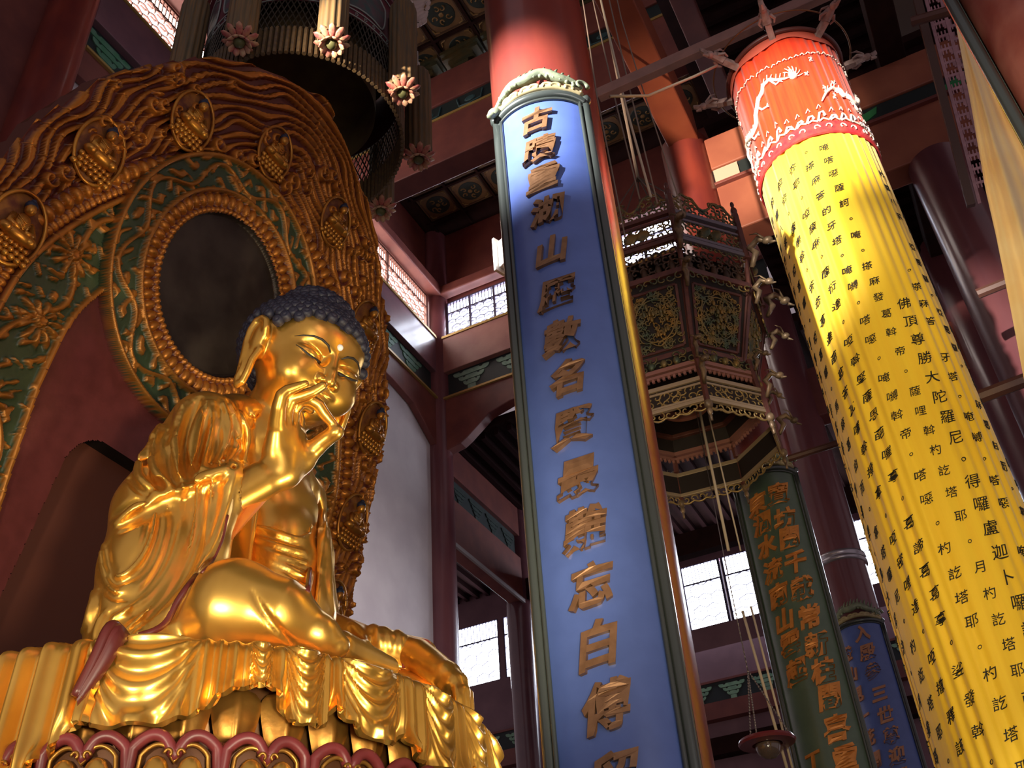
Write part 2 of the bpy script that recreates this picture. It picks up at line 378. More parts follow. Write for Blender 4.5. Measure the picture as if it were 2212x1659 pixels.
# ---------------- columns ----------------
def column(x,y,z0,z1,r,m,label,name='column',band=None):
    t=thing(name,label,'column',(x,y,z0))
    MB().lathe((x,y,0),[(0,z0),(r,z0),(r,z1),(0,z1)],56).build('shaft',m,t,smooth=True,auto=40)
    if z0<=.01: MB().lathe((x,y,0),[(r,0),(r*1.5,0),(r*1.6,.12),(r*1.45,.3),(r*1.1,.38),(r,.4)],40).build('stone_base',mat('stone_base',(.3,.28,.26),.7),t,smooth=True)
    if band:
        MB().lathe((x,y,0),[(r,band-.12),(r+.05,band-.1),(r+.05,band-.03),(r+.02,band),(r+.05,band+.03),(r+.05,band+.1),(r,band+.12)],48).build('metal_band',mat('steel_band',(.45,.42,.46),.3,.7),t,smooth=True)
    return t
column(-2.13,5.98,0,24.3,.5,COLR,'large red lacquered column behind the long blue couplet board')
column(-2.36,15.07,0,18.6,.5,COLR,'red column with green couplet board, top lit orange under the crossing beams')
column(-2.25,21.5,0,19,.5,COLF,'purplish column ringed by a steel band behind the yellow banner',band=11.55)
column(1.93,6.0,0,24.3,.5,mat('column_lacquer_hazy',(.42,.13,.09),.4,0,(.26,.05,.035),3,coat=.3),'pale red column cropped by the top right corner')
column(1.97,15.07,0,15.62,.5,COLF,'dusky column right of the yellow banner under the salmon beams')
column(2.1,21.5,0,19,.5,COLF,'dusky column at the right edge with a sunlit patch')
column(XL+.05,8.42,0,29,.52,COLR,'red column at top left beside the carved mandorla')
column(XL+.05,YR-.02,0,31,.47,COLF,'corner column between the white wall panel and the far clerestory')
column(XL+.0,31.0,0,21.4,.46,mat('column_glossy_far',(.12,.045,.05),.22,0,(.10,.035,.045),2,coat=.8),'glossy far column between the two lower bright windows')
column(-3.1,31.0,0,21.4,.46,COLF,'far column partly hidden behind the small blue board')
# ================= couplet boards =================
CREG=mat('crest_green_scale',(.24,.27,.17),.45,.1,(.15,.18,.12),12,.2,30)
CREC=mat('crest_cream_cloud',(.46,.38,.20),.5,.1,(.32,.25,.12),9)
def cyl_pt(cx,cy,r,ph,z): return np.array([cx+r*math.sin(ph),cy-r*math.cos(ph),z])
def crest(t,cx,cy,r,c,half,z,s,m1=None,m2=None):
    base=MB(); bod=MB(); spk=MB()
    rng=random.Random(5)
    # cream cloud scrolls along the foot
    for k in range(9):
        a=c-half+2*half*(k+.5)/9; zz=z+.05*s+.08*s*math.sin(PI*(k+.5)/9)
        th=np.linspace(0,3.6,12); d=1 if k%2 else -1
        base.tube([cyl_pt(cx,cy,r+.05,a+d*math.cos(q)*.09*s*(1-q/5)/r,zz+math.sin(q)*.07*s*(1-q/5)) for q in th],.03*s,6)
    q=np.linspace(-1,1,24)
    base.tube([cyl_pt(cx,cy,r+.03,c+half*x,z+.03*s+.1*s*(1-x*x)) for x in q],.05*s,8)
    # long scaled body arching over the clouds, with a head and a curled tail
    pts=[cyl_pt(cx,cy,r+.06,c+half*(x*.96),z+s*(.10+.26*(1-x*x)+.03*math.sin(x*9))) for x in q]
    bod.tube(pts,[.035*s+.05*s*(1-x*x) for x in q],10)
    hd=cyl_pt(cx,cy,r+.08,c-half*.95,z+.02*s)
    bod.ball(hd,(.10*s,.07*s,.08*s),12,8); bod.ball(hd+np.array([-.03*s,-.04*s,-.09*s]),(.07*s,.06*s,.04*s),10,6)
    th=np.linspace(0,4.6,14)
    bod.tube([cyl_pt(cx,cy,r+.08,c+half*.93+math.cos(w)*.10*s*(1-w/7)/r,z+.16*s+math.sin(w)*.10*s*(1-w/7)) for w in th],[.04*s*(1-w/8) for w in th],8)
    for i,x in enumerate(np.linspace(-.8,.85,13)):
        b=cyl_pt(cx,cy,r+.05,c+half*x*.96,z+s*(.16+.26*(1-x*x)))
        e=cyl_pt(cx,cy,r+.03,c+half*(x+.10)*.96,z+s*(.27+.30*(1-x*x)+.03*(i%2)))
        spk.tube([b,(b+e)/2+[0,0,.02*s],e],[.035*s,.022*s,.004],6)
        for j in range(2):
            bod.ball(b+np.array([0,-.03,-.06*s-.05*s*j]),.035*s,6,4)
    base.build('cloud_scroll',m2 or CREC,t,smooth=True); bod.build('beast_body',m1 or CREG,t,smooth=True); spk.build('fin_spikes',m1 or CREG,t,smooth=True)
def couplet(name,label,cx,cy,r,c,half,z0,z1,pm,lm,cols,size,cs=.6,lw=.02,wx=.9):
    t=thing(name,label,'board',(cx+r*math.sin(c),cy-r*math.cos(c),z0))
    def sheet(a0,a1,za,zb,ri,ro,n=28):
        A=np.linspace(a0,a1,n); P=[]
        for a in A: P.append([cyl_pt(cx,cy,ri,a,za),cyl_pt(cx,cy,ro,a,za),cyl_pt(cx,cy,ro,a,zb),cyl_pt(cx,cy,ri,a,zb)])
        mb=MB(); mb.grid(P,cv=True); k=len(P)*4
        mb.f.append((0,1,2,3)); mb.f.append((k-4,k-3,k-2,k-1)); return mb
    sheet(c-half,c+half,z0,z1,r-.07,r-.02).build('panel',pm,t,smooth=True,auto=40)
    for sgn in (-1,1):
        a=c+sgn*half; zz=np.linspace(z0,z1+.01,30)
        mb=MB(); mb.tube([cyl_pt(cx,cy,r-.015,a,z) for z in zz],.045,10)
        mb.tube([cyl_pt(cx,cy,r-.005,a-sgn*.055/r*1.2,z) for z in zz],.016,8)
        mb.build('side_frame',FRM,t,smooth=True)
    mb=MB(); q=np.linspace(-1,1,30)
    for dz,rr in ((.0,.045),(-.055,.016)): mb.tube([cyl_pt(cx,cy,r-.01,c+half*x,z1+dz+.05*(1-x**4)) for x in q],rr,10)
    for s in (-1,1): mb.ball(cyl_pt(cx,cy,r,c+s*half,z1+.04),.055,8,6)
    mb.build('top_frame',FRM,t,smooth=True)
    for (ph,zs,txt,sz) in cols:
        for ch,z in zip(txt,zs):
            mb=MB(); glyph_on_cyl(mb,ch,cx,cy,r-.02,ph,z,sz,.035,bold=lw,wx=wx)
            if mb.n: mb.build('character',lm,t)
    crest(t,cx,cy,r-.02,c,half*.92,z1+.05,cs)
    return t
zm=[8.79,8.41,8.06,7.67,7.22,6.78,6.36,5.98,5.56,5.16,4.78,4.39,4.01,3.64,3.24]
couplet('couplet_board','tall blue couplet board with bronze characters on the nearest red column',-2.13,5.98,.58,R(13.5),R(45),0.6,9.06,BLUE,BRONZE,
  [(R(11),zm,'古蹟重湖山歷數名賢最難忘白傅留',.30)],1,.62,lw=.035)
gz=lambda a,s,n:[a-s*i for i in range(n)]
couplet('couplet_board','green couplet board with two rows of orange characters on the middle column',-2.36,15.07,.6,R(2),R(58),0.8,10.15,GREENB,ORLET,
  [(R(21),[9.73,9.28,8.95,8.54,8.11,7.66,7.24,6.85,6.48,6.05,5.65,5.25],'寶坊閱千載常新桂閣喜重開',.37),(R(-14),[9.64,9.29,8.9,8.49,8.09,7.69,7.33,6.92],'東澗水流南山雲起',.35),(R(-21),[5.68,5.35,5.0,4.65],'丁亥年書',.26)],1,.75,lw=.04)
couplet('couplet_board','smaller blue couplet board farthest back behind the yellow banner',-2.25,21.5,.6,R(6),R(52),1.0,9.95,BLUE,mat('dull_bronze_letter',(.42,.19,.10),.5,.15),
  [(R(9),[9.73,9.33,8.94,8.48,8.07,7.67,7.29,6.9],'入殿參三世尊迎佛',.33),(R(-33),gz(9.4,.42,9),'登山見一花開水月明',.30)],1,.8,lw=.04)
# ================= white floodlight fixture on the board edge =================
p=at(1078,540,x=-2.86); 
t=thing('floodlight','white floodlight clamped to the left edge of the blue couplet board','lamp',p)
q=np.array(p); 
WHP=mat('white_enamel',(.85,.85,.82),.35)
ux=np.array([.92,-.38,0]); 
MB().prism([(-.02,-.20),(.03,-.20),(.13,-.12),(.16,-.02),(.13,.07),(.06,.12),(-.02,.12)],q+np.array([0,0,0]),ux,(0,0,1),(.10,.26,0)).build('lamp_housing',WHP,t,bevel=.01)
MB().prism([(-.06,-.24),(-.03,-.24),(-.03,.17),(-.06,.17)],q-np.array([.01,.03,0]),ux,(0,0,1),(.12,.32,0)).build('front_rim',WHP,t,bevel=.005)
MB().box(q+ux*.0+np.array([.05,.12,.19]),(.07,.12,.10)).build('junction_box',WHP,t,bevel=.01)
MB().tube([q+ux*.05+[.05,.1,.1],q+ux*.14+[.05,.1,.14],q+ux*.2+[.05,.1,.06]],.02,6).build('bracket',WHP,t)
MB().tube([q+ux*.17+[.03,.05,.1],q+ux*.17+[.03,.05,.9],q+ux*.15+[.02,.03,1.7]],.012,6).build('power_cable',mat('cable_tan',(.5,.33,.15),.5),t)
# ================= yellow sutra banner =================
BX,BY,BR=0.0,8.4,.615
def pleat(ph,z):
    ph=np.asarray(ph); z=np.asarray(z)
    k=np.clip((11.6-z)/4,0,1.2)
    return BR+.012*np.sin(ph*19+.6*np.sin(z*.7))*(.5+.5*np.sin(ph*3+1.2+z*.15))+.010*np.sin(ph*41+z*.4)*(.5+.5*np.cos(ph*5+2))+.012*k*np.cos(ph*4+z*.3)
t=thing('sutra_banner','tall yellow cylindrical sutra banner with a red dragon top, hung from a rod','banner',(BX,BY,1.0))
def cloth(z0,z1,n,rad,off=0):
    A=np.linspace(0,2*PI,360,endpoint=False); Z=np.linspace(z0,z1,n)
    a,z=np.meshgrid(A,Z,indexing='ij'); r=rad(a,z)+off
    return MB().grid(np.stack([BX+r*np.sin(a),BY-r*np.cos(a),z],-1),cu=True)
YSILK=mat('yellow_silk',(.94,.62,.02),.62,0,(.90,.56,.015),2,.15,60,stretch=(9,9,.3),sheen=.3)
cloth(1.0,9.9,60,pleat).build('yellow_cloth',YSILK,t,smooth=True)
pr=lambda a,z:pleat(a,z)+.004
cloth(9.88,11.52,24,pr).build('red_cloth',mat('red_satin',(.70,.05,.008),.36,0,(.62,.03,.006),3,.12,60,stretch=(9,9,.3),sheen=.2),t,smooth=True)
def ringpts(r,z,n=64,f=None):
    return [cyl_pt(BX,BY,r if f is None else f(a),a,z) for a in np.linspace(0,2*PI,n,endpoint=False)]
mb=MB()
for i in range(2): pass
P=[[cyl_pt(BX,BY,r,a,z) for r,z in ((.628,9.80),(.645,9.81),(.645,9.97),(.628,9.98))] for a in np.linspace(0,2*PI,96,endpoint=False)]
mb.grid(P,cu=True,cv=True); mb.build('border_band',mat('red_brocade',(.42,.02,.03),.45,0,(.5,.05,.04),16),t,smooth=True,auto=30)
EMB=mat('embroidery_cream',(.75,.66,.52),.5,0,(.62,.5,.45),20)
EMG=mat('embroidery_greenish',(.42,.48,.40),.5,0,(.62,.45,.5),14)
mb=MB(); mg=MB()
def on(ph,z,o=.02): return cyl_pt(BX,BY,float(pleat(ph,z))+o,ph,z)
rng=random.Random(3)
# scroll border, wave crest, dragon chasing clouds, upper dotted arc
for k in range(30):
    a=k*2*PI/30; d=1 if k%2 else -1
    mb.tube([cyl_pt(BX,BY,.652,a+d*.06*math.cos(q)*(1-q/6),9.885+.045*math.sin(q)*(1-q/7)) for q in np.linspace(0,4,9)],.008,5)
for k in range(34):
    a=k*2*PI/34; h=.06+.03*(k%3)
    mg.tube([on(a-.09,10.0),on(a-.03,10.0+h),on(a+.03,10.0+h*1.1),on(a+.045,10.0+h*.6),on(a+.015,10.0+h*.55)],.014,6)
    mb.tube([on(a-.08,9.995),on(a,10.03),on(a+.09,9.995)],.012,5)
    mb.tube([on(a-.05,10.07+h),on(a,10.13+h),on(a+.02,10.08+h)],.007,5)
for base in (-1.5,.55,2.6):
    x=np.linspace(0,1,50)
    path=[(base+1.75*q-.1,10.30+.62*q+.13*math.sin(q*11)) for q in x]
    mb.tube([on(a,z,.022) for a,z in path],[.008+.018*math.sin(PI*min(1,q*1.05))**.6 for q in x],7)
    for i in range(3,48,2):
        a,z=path[i]; mb.tube([on(a,z+.03),on(a+.03,z+.085)],.008,4)
    for i in (10,18,28,38):
        a,z=path[i]
        mb.tube([on(a,z),on(a+.08,z-.10),on(a+.15,z-.08)],.014,5)
        for f in (-.03,0,.03): mb.tube([on(a+.15,z-.08),on(a+.20,z-.09+f)],.007,4)
    a,z=path[-1]
    mb.ball(on(a,z,.02),(.05,.05,.045),8,6)
    for f in range(7):
        an=-.4+f*.42; mb.tube([on(a+math.cos(an+q*.5)*q*.16,z+math.sin(an+q*.4)*q*.17) for q in (.2,.5,.8,1)],.007,4)
for k in range(26):
    a=rng.uniform(-PI,PI); z=rng.uniform(10.25,11.1)
    for f in range(4):
        an=f*PI/2+rng.random(); mb.tube([on(a+math.cos(an+q)*.035*q/1.5,z+math.sin(an+q)*.035*q/1.5) for q in (0,.6,1.2,1.8)],.006,4)
for k in range(60):
    a=k*2*PI/60; z=11.12-.05*math.cos(a*3)
    mb.tube([on(a-.04,z),on(a,z+.03),on(a+.035,z+.002)],.008,5)
mb.build('dragon_embroidery',EMB,t,smooth=True); mg.build('wave_embroidery',EMG,t,smooth=True)
# sutra characters in vertical rows
rows=['唵嗒噁薩訶。唵。搽麻發葛斡帝。薩哩斡杓訖塔耶。月杓訖塔耶而滿。月塔囉',
'。搽麻答的牙塔。唵嚩。嗒噁。唵嚩斡帝。嗒噁。杓訖塔耶。杓訖塔耶。',
'答耶。啞薩麻。薩衍達。啞斡堅薩恩葩囉拿。葛諦葛葛拿。娑發斡。月滿',
'郝倍。薩哩斡。答塔葛達葩葛答瓦囉斡撥拿。啞密哩達。啞撒釋該。杓訖馬',
'的囉八釆。啞葛囉。啞葛囉。馬麻葛由而。拿塔囉尼。杓訖塔耶。而塔囉',
'耶。月門紇答耶。葛葛拿。娑堅斡。月達提。烏大尼沙。月撥耶。巴哩達',
'吉。薩帝。釆葛囉。木得哩。不答耶。月不提。薩哩斡。達塔葛答',
'唵嗒噁薩訶。唵。搽麻發葛斡帝。薩哩斡杓訖塔耶。月杓訖塔',
'拶耶。月拶耶。思麻囉。薩哩斡。不塔。啞提瑟吒拿。啞提瑟恥達。月',
'答耶。啞薩麻。薩衍達。啞斡堅薩恩葩囉拿。葛諦葛葛拿。']
ink=MB(); title='佛頂尊勝大陀羅尼。得囉盧迦卜囉訖。月滿達塔囉'
sp=R(17.2); a0=R(30)
for i,ch in enumerate(title): glyph_on_cyl(ink,ch,BX,BY,BR,a0,7.48-.205*i,.135,.003,.0,rad=pleat)
starts=[9.62,9.62,9.50,9.46,9.42,9.30,9.2,9.5,9.4,9.3]
for k in range(10):
    for i,ch in enumerate(rows[k]):
        z=starts[k]-.204*i+.02*math.sin(i*7+k)
        if z<1.3: break
        glyph_on_cyl(ink,ch,BX,BY,BR,a0-sp*(k+1)+.012*math.sin(i*3+k),z,.102,.003,.0,rad=pleat)
for k in range(9):
    tx=rows[(k*3+1)%10]; z0=(7.9,9.3,9.0,9.4,9.2,9.4,9.3,9.4,9.2)[k]
    for i,ch in enumerate(tx):
        z=z0-.205*i
        if z<1.3: break
        if i%9==4: continue
        glyph_on_cyl(ink,ch,BX,BY,BR,a0+sp*(k+1),z,.10,.003,.0,rad=pleat)
ink.build('sutra_text',mat('ink_black',(.012,.010,.008),.7),t)
IRON=mat('hanger_iron',(.05,.03,.028),.45,.6)
mb=MB(); mb.tube(ringpts(.655,11.56,72),.028,8,closed=True); mb.build('top_hoop',mat('hoop_red_brown',(.10,.025,.02),.4),t,smooth=True)
mb=MB(); mb.tube(ringpts(.80,11.70,80),.010,6,closed=True); mb.build('outer_wire_ring',mat('wire_brass',(.25,.13,.06),.4,.6),t,smooth=True)
mb=MB(); P=[[cyl_pt(BX,BY,r,a,z) for r,z in ((.632,11.56),(.638,11.42+.03*math.sin(a*6)))] for a in np.linspace(0,2*PI,120,endpoint=False)]
mb.grid(P,cu=True).build('gathered_hem',mat('red_satin_hem',(.55,.10,.06),.45),t,smooth=True)
WD=mat('carved_grey_wood',(.38,.27,.24),.55,0,(.22,.14,.12),12)
def finial(a,tilt=.25,s=1.):
    f=MB(); d=np.array([math.sin(a),-math.cos(a),tilt]); d/=np.linalg.norm(d); b=cyl_pt(BX,BY,.62,a,11.52)
    side=np.cross(d,(0,0,1)); side/=np.linalg.norm(side); up=np.cross(side,d)
    M_=np.stack([d,side,up],1)
    f.box(b+d*.09,(.2,.07,.07),M=M_)
    f.tube([b+d*.18,b+d*.26+up*.03,b+d*.33+up*.02],[.05,.06,.045],8)
    f.ball(b+d*.36+up*.01,(.06,.045,.045),8,6,M=M_)
    f.tube([b+d*.40,b+d*.47+up*.025,b+d*.49+up*.06],[.035,.028,.008],7); f.tube([b+d*.39-up*.03,b+d*.45-up*.05],[.028,.012],6)
    for s_ in (-1,1):
        f.tube([b+d*.33+side*s_*.03+up*.04,b+d*.27+side*s_*.06+up*.10,b+d*.21+side*s_*.05+up*.12],[.018,.013,.004],5)
        f.tube([b+d*.28+side*s_*.05,b+d*.22+side*s_*.09,b+d*.17+side*s_*.07],[.02,.018,.01],5)
    f.build('dragon_head_arm',WD,t,smooth=True,auto=40)
for k in (-88,-44,2,50,105,160): finial(R(k))
mb=MB(); mb.tube([(BX,BY,11.5),(BX,BY,12.9)],.018,8)
for k in range(6):
    a=R((-88,-44,2,50,105,160)[k]); mb.tube([cyl_pt(BX,BY,.63,a,11.56),(BX,BY,11.95)],.012,5)
for z in (12.0,12.15,12.3,12.42,12.55): mb.ball((BX,BY,z),(.035,.035,.05),8,6)
mb.build('hanging_chain',IRON,t,smooth=True)
# rod the banner hangs from, slack rope
ya=8.75
a_=at(1293,206,y=ya); b_=at(1900,-70,y=ya)
o=MB().bx(a_[0],b_[0]+2,ya-.06,ya+.06,a_[2]-.09,a_[2]+.09).build('tie_rod',mat('rod_dusty_pink',(.42,.24,.20),.6,0,(.34,.2,.17),5),None,bevel=.01)
tag(o,'dusty pink rod running from the blue-board column across the top of the banner','beam')
p0,p1,p2,p3=at(1318,208,y=6.6),at(1400,207,y=7.2),at(1500,165,y=7.6),at(1560,125,y=7.8)
o=MB().tube([p0,p1,p2,at(1548,142,y=7.75)],.016,6).build('slack_rope',mat('rope_grey_tan',(.30,.24,.18),.8),None,smooth=True)
tag(o,'thin slack rope sagging from the column toward the banner ring','rope')
# ================= octagonal carved palace lantern =================
LC=(-2.67,11.6)
LWOOD=mat('lantern_rosewood',(.16,.055,.04),.42,0,(.10,.035,.03),6)
LGILT=mat('lantern_gilt_carving',(.34,.20,.05),.42,.45,(.10,.13,.08),6)
LPALE=mat('lantern_grey_rail',(.20,.17,.20),.4,.1)
LDARK=mat('lantern_dark_panel',(.02,.012,.010),.7)
t=thing('palace_lantern','huge octagonal carved wooden palace lantern hanging behind the central column','lantern',(LC[0],LC[1],9.0))
def oc(k,r,z):
    a=R(27.5+45*k); return np.array([LC[0]+r*math.sin(a),LC[1]-r*math.cos(a),z])
def fret(mb,o,ux,uy,w,h,seed,rad=.012,dens=26,arch=0):
    rg=random.Random(seed); ux=np.array(ux);uy=np.array(uy)
    nx=max(2,int(w/.105)); ny=max(1,int(h/.10))
    for i in range(nx):
        for j in range(ny):
            cx=(i+.5)*w/nx+rg.uniform(-.01,.01); cy=(j+.5)*h/ny
            if arch and cy>h*(.35+.65*abs(math.sin(PI*cx/w*arch))): continue
            s=min(w/nx,h/ny)*.66; d=rg.choice((-1,1)); ph=rg.random()*6.28
            q=np.linspace(0,5.2,9)
            mb.tube([np.array(o)+ux*(cx+d*math.cos(v+ph)*s*(1-v/6.2))+uy*(cy+math.sin(v+ph)*s*(1-v/6.2)) for v in q],rad,4,caps=False)
        
for k in range(-2,6):
    def fr_(r0,z0,r1,z1,u0,u1,v0,v1):
        pass
    def face(r0,z0,r1,z1):
        A,B=oc(k,r0,z0),oc(k+1,r0,z0); C,D=oc(k,r1,z1),oc(k+1,r1,z1); return A,B,C,D
    def quad(mb,A,B,C,D,th=.02):
        n=np.cross(B-A,C-A); n/=np.linalg.norm(n); n=-n if np.dot(n,A-np.array([LC[0],LC[1],A[2]]))<0 else n
        v=[A,B,D,C]; v=v+[p-n*th for p in v]; mb.add(v,[(0,1,2,3),(7,6,5,4),(0,4,5,1),(1,5,6,2),(2,6,7,3),(3,7,4,0)])
    def barp(mb,A,B,s): 
        e=B-A; L=np.linalg.norm(e); e/=L; n=np.array([e[1],-e[0],0]); n=n/(np.linalg.norm(n)+1e-9); kx=np.cross(n,e); mb.box((A+B)/2,(L,s,s),M=np.stack([e,n,kx],1))
    # upper gallery
    g=MB()
    for z,s in ((12.14,.07),(12.02,.04),(11.70,.05),(11.62,.07)): barp(g,oc(k,1.45,z),oc(k+1,1.45,z),s)
    g.build('gallery_rail',LPALE if k==0 else LWOOD,t,bevel=.005)
    A,B=oc(k,1.45,11.70),oc(k+1,1.45,11.70); ux=(B-A)/np.linalg.norm(B-A); w_=np.linalg.norm(B-A)
    g=MB(); fret(g,A+ux*.03,ux,(0,0,1),w_-.06,.32,k+10,.014); 
    for q in (0,1): g.ball(A+ux*w_*(.42+.16*q)+[0,0,.16],(.11,.03,.10),10,6)
    fret(g,A+ux*.02+[0,0,.47],ux,(0,0,1),w_-.04,.40,k+20,.016,arch=2)
    q=np.linspace(0,1,26); g.tube([A+ux*w_*x+[0,0,.60+.26*abs(math.sin(PI*x*2))+.03*math.sin(x*40)] for x in q],.02,5)
    fret(g,A+ux*.02-[0,0,.2],ux,(0,0,1),w_-.04,.10,k+30,.012)
    g.build('gallery_fretwork',LGILT,t,smooth=True)
    # neck
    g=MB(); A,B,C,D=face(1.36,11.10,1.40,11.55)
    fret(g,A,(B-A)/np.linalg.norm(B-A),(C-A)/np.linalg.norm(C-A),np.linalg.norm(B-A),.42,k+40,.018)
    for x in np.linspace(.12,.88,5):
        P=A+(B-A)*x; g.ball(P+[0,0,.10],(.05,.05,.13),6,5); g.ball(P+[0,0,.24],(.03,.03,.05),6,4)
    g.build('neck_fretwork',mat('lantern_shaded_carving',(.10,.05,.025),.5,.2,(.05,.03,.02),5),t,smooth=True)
    # body panels
    A,B,C,D=face(1.02,9.98,1.38,11.08)
    g=MB(); quad(g,A,B,C,D,.03); g.build('body_panel',LDARK,t)
    g=MB()
    for P,Q,s in ((A,B,.08),(C,D,.09),(A,C,.07),(B,D,.07)): barp(g,P,Q,s)
    for f0,f1 in ((.12,.12),): 
        U=lambda u,v:(A*(1-u)+B*u)*(1-v)+(C*(1-u)+D*u)*v
        for (u0,v0,u1,v1) in ((.12,.09,.88,.09),(.12,.85,.88,.85),(.12,.09,.12,.85),(.88,.09,.88,.85)): barp(g,U(u0,v0),U(u1,v1),.04)
    g.build('panel_frame',LWOOD,t,bevel=.006)
    g=MB(); n=np.cross(B-A,C-A); n/=np.linalg.norm(n); n=-n if np.dot(n,A-np.array([LC[0],LC[1],A[2]]))<0 else n
    ctr=U(.5,.47)+n*.02; e=(B-A)/np.linalg.norm(B-A); up=(C-A)+(D-B); up/=np.linalg.norm(up)
    for rr,wv in ((.30,.02),(.265,0)): g.tube([ctr+e*math.cos(q)*(rr+wv*math.cos(8*q))+up*math.sin(q)*(rr+wv*math.cos(8*q))*1.15 for q in np.linspace(0,2*PI,40,endpoint=False)],.012,5,closed=True)
    rg=random.Random(k+5)
    for q in range(230):
        u,v=rg.uniform(.14,.86),rg.uniform(.11,.83); c=U(u,v)+n*.02; s=rg.uniform(.03,.055); ph=rg.random()*6.3; d=rg.choice((-1,1))
        g.tube([c+e*math.cos(w*d+ph)*s*(1-w/6)+up*math.sin(w*d+ph)*s*(1-w/6) for w in np.linspace(0,4.5,7)],.011,4,caps=False)
    for q in range(16):
        c=U(rg.uniform(.3,.7),rg.uniform(.25,.7))+n*.035; g.ball(c,(.025,.025,.05),6,5)
    fret(g,U(.02,1.0)+n*.05-[0,0,.16],e,(0,0,1),np.linalg.norm(D-C)*.97,.13,k+60,.012)
    g.build('panel_carving',LGILT,t,smooth=True)
    # skirt below the body
    A,B,C,D=face(1.10,9.72,1.06,9.95); e=(B-A)/np.linalg.norm(B-A); L=np.linalg.norm(B-A)
    g=MB(); quad(g,A,B,C,D,.02); g.build('skirt_panel',LDARK,t)
    g=MB(); barp(g,A,B,.06); barp(g,A-[0,0,.08],B-[0,0,.08],.04)
    for x in np.arange(.03,L,.07): g.box(A+e*x-[0,0,.12],(.035,.03,.05))
    g.build('skirt_rail',mat('lantern_pink_rail',(.34,.15,.12),.45),t)
    g=MB(); fret(g,A+n*.03+[0,0,.03],e,(0,0,1),L,.22,k+70,.013,arch=2)
    for x in (.3,.5,.7): g.ball(A+e*L*x+n*.04+[0,0,.1],(.05,.04,.06),7,5)
    g.build('skirt_carving',LGILT,t,smooth=True)
    # lowest tier
    A,B,C,D=face(1.17,9.06,1.17,9.40); e=(B-A)/np.linalg.norm(B-A); L=np.linalg.norm(B-A)
    g=MB()
    for z,s in ((9.40,.06),(9.33,.03),(9.12,.03),(9.07,.05)): barp(g,oc(k,1.17,z),oc(k+1,1.17,z),s)
    g.build('lower_rail',mat('lantern_pale_gilt',(.50,.38,.24),.4,.4),t,bevel=.004)
    g=MB(); quad(g,A*1,B*1,C*1,D*1,.02); g.build('lower_panel',LDARK,t)
    g=MB(); fret(g,A+n*0+e*.02+[0,0,.06],e,(0,0,1),L-.04,.22,k+80,.011)
    fret(g,A+e*.02-[0,0,.12],e,(0,0,1),L-.04,.10,k+90,.012)
    q=np.linspace(0,1,30); g.tube([A+e*L*x+[0,0,-.10-.04*abs(math.sin(x*PI*5))] for x in q],.014,5)
    for r_ in (.10,): g.tube([A+e*L*.5+[0,0,.18]+e*math.cos(w)*.14+np.array([0,0,math.sin(w)*.11]) for w in np.linspace(0,2*PI,20,endpoint=False)],.01,4,closed=True)
    g.build('lower_fretwork',mat('lantern_bright_gilt',(.46,.32,.12),.38,.55),t,smooth=True)
    # corner posts, dragons, tassel knobs
    g=MB()
    g.tube([oc(k,1.46,11.55),oc(k,1.46,12.45)],.055,6); g.ball(oc(k,1.46,12.52),(.05,.05,.09),8,6); g.ball(oc(k,1.46,12.66),(.03,.03,.06),8,6)
    g.tube([oc(k,1.02,9.95),oc(k,1.38,11.1)],.045,6); g.tube([oc(k,1.14,9.45),oc(k,1.10,9.95)],.04,6); g.tube([oc(k,1.18,9.0),oc(k,1.18,9.45)],.04,6)
    g.tube([oc(k,1.38,11.08),oc(k,1.45,11.62)],.035,6)
    g.build('corner_post',LWOOD,t)
    g=MB()
    for r0,z0,s in ((1.5,11.62,1.),(1.22,9.46,.75),(1.42,10.95,.8),(1.16,9.9,.6)):
        out=oc(k,1,0)-np.array([LC[0],LC[1],0]); out/=np.linalg.norm(out); b=np.array([LC[0],LC[1],z0])+out*r0; u=np.array([0,0,1.])
        g.tube([b-u*.25*s,b+out*.12*s-u*.05*s,b+out*.05*s+u*.08*s,b+out*.2*s+u*.16*s,b+out*.3*s+u*.05*s],[.03*s,.05*s,.055*s,.05*s,.03*s],7)
        g.ball(b+out*.33*s+u*.04*s,(.08*s,.06*s,.06*s),8,6)
        for sg in (-1,1):
            sd=np.array([-out[1],out[0],0])*sg
            g.tube([b+out*.3*s+sd*.03*s+u*.07*s,b+out*.24*s+sd*.10*s+u*.17*s,b+out*.14*s+sd*.12*s+u*.2*s],[.02*s,.015*s,.005],5)
        g.tube([b+out*.36*s-u*.02*s,b+out*.45*s-u*.06*s],[.03*s,.012*s],6)
    u=np.array([0,0,1.]); g.ball(oc(k,1.2,8.97),(.06,.06,.07),8,6); g.ball(oc(k,1.2,8.86),(.035,.035,.06),8,6); g.tube([oc(k,1.2,8.82),oc(k,1.2,8.72)],.018,5)
    g.build('corner_dragon',mat('lantern_dragon_gilt',(.30,.20,.11),.45,.3,(.12,.08,.05),7),t,smooth=True)
g=MB(); g.lathe((LC[0],LC[1],0),[(.32,9.95),(1.05,10.0)],8,a0=R(27.5-90),a1=R(27.5-90)+2*PI)
g.build('floor_board',LDARK,t)
MB().lathe((LC[0],LC[1],0),[(0,11.5),(1.3,11.5)],8,a0=R(27.5-90),a1=R(27.5-90)+2*PI).build('upper_board',LDARK,t)
g=MB(); P=[[np.array([LC[0]+r*math.cos(a),LC[1]+r*math.sin(a),z]) for r,z in ((.30,9.93),(.36,9.93),(.36,9.80),(.30,9.80))] for a in np.linspace(0,2*PI,40,endpoint=False)]
g.grid(P,cu=True,cv=True).build('opening_ring',mat('opening_ring_red',(.42,.16,.11),.45),t,smooth=True,auto=30)
mb=MB(); rgx=random.Random(8)
g=MB()
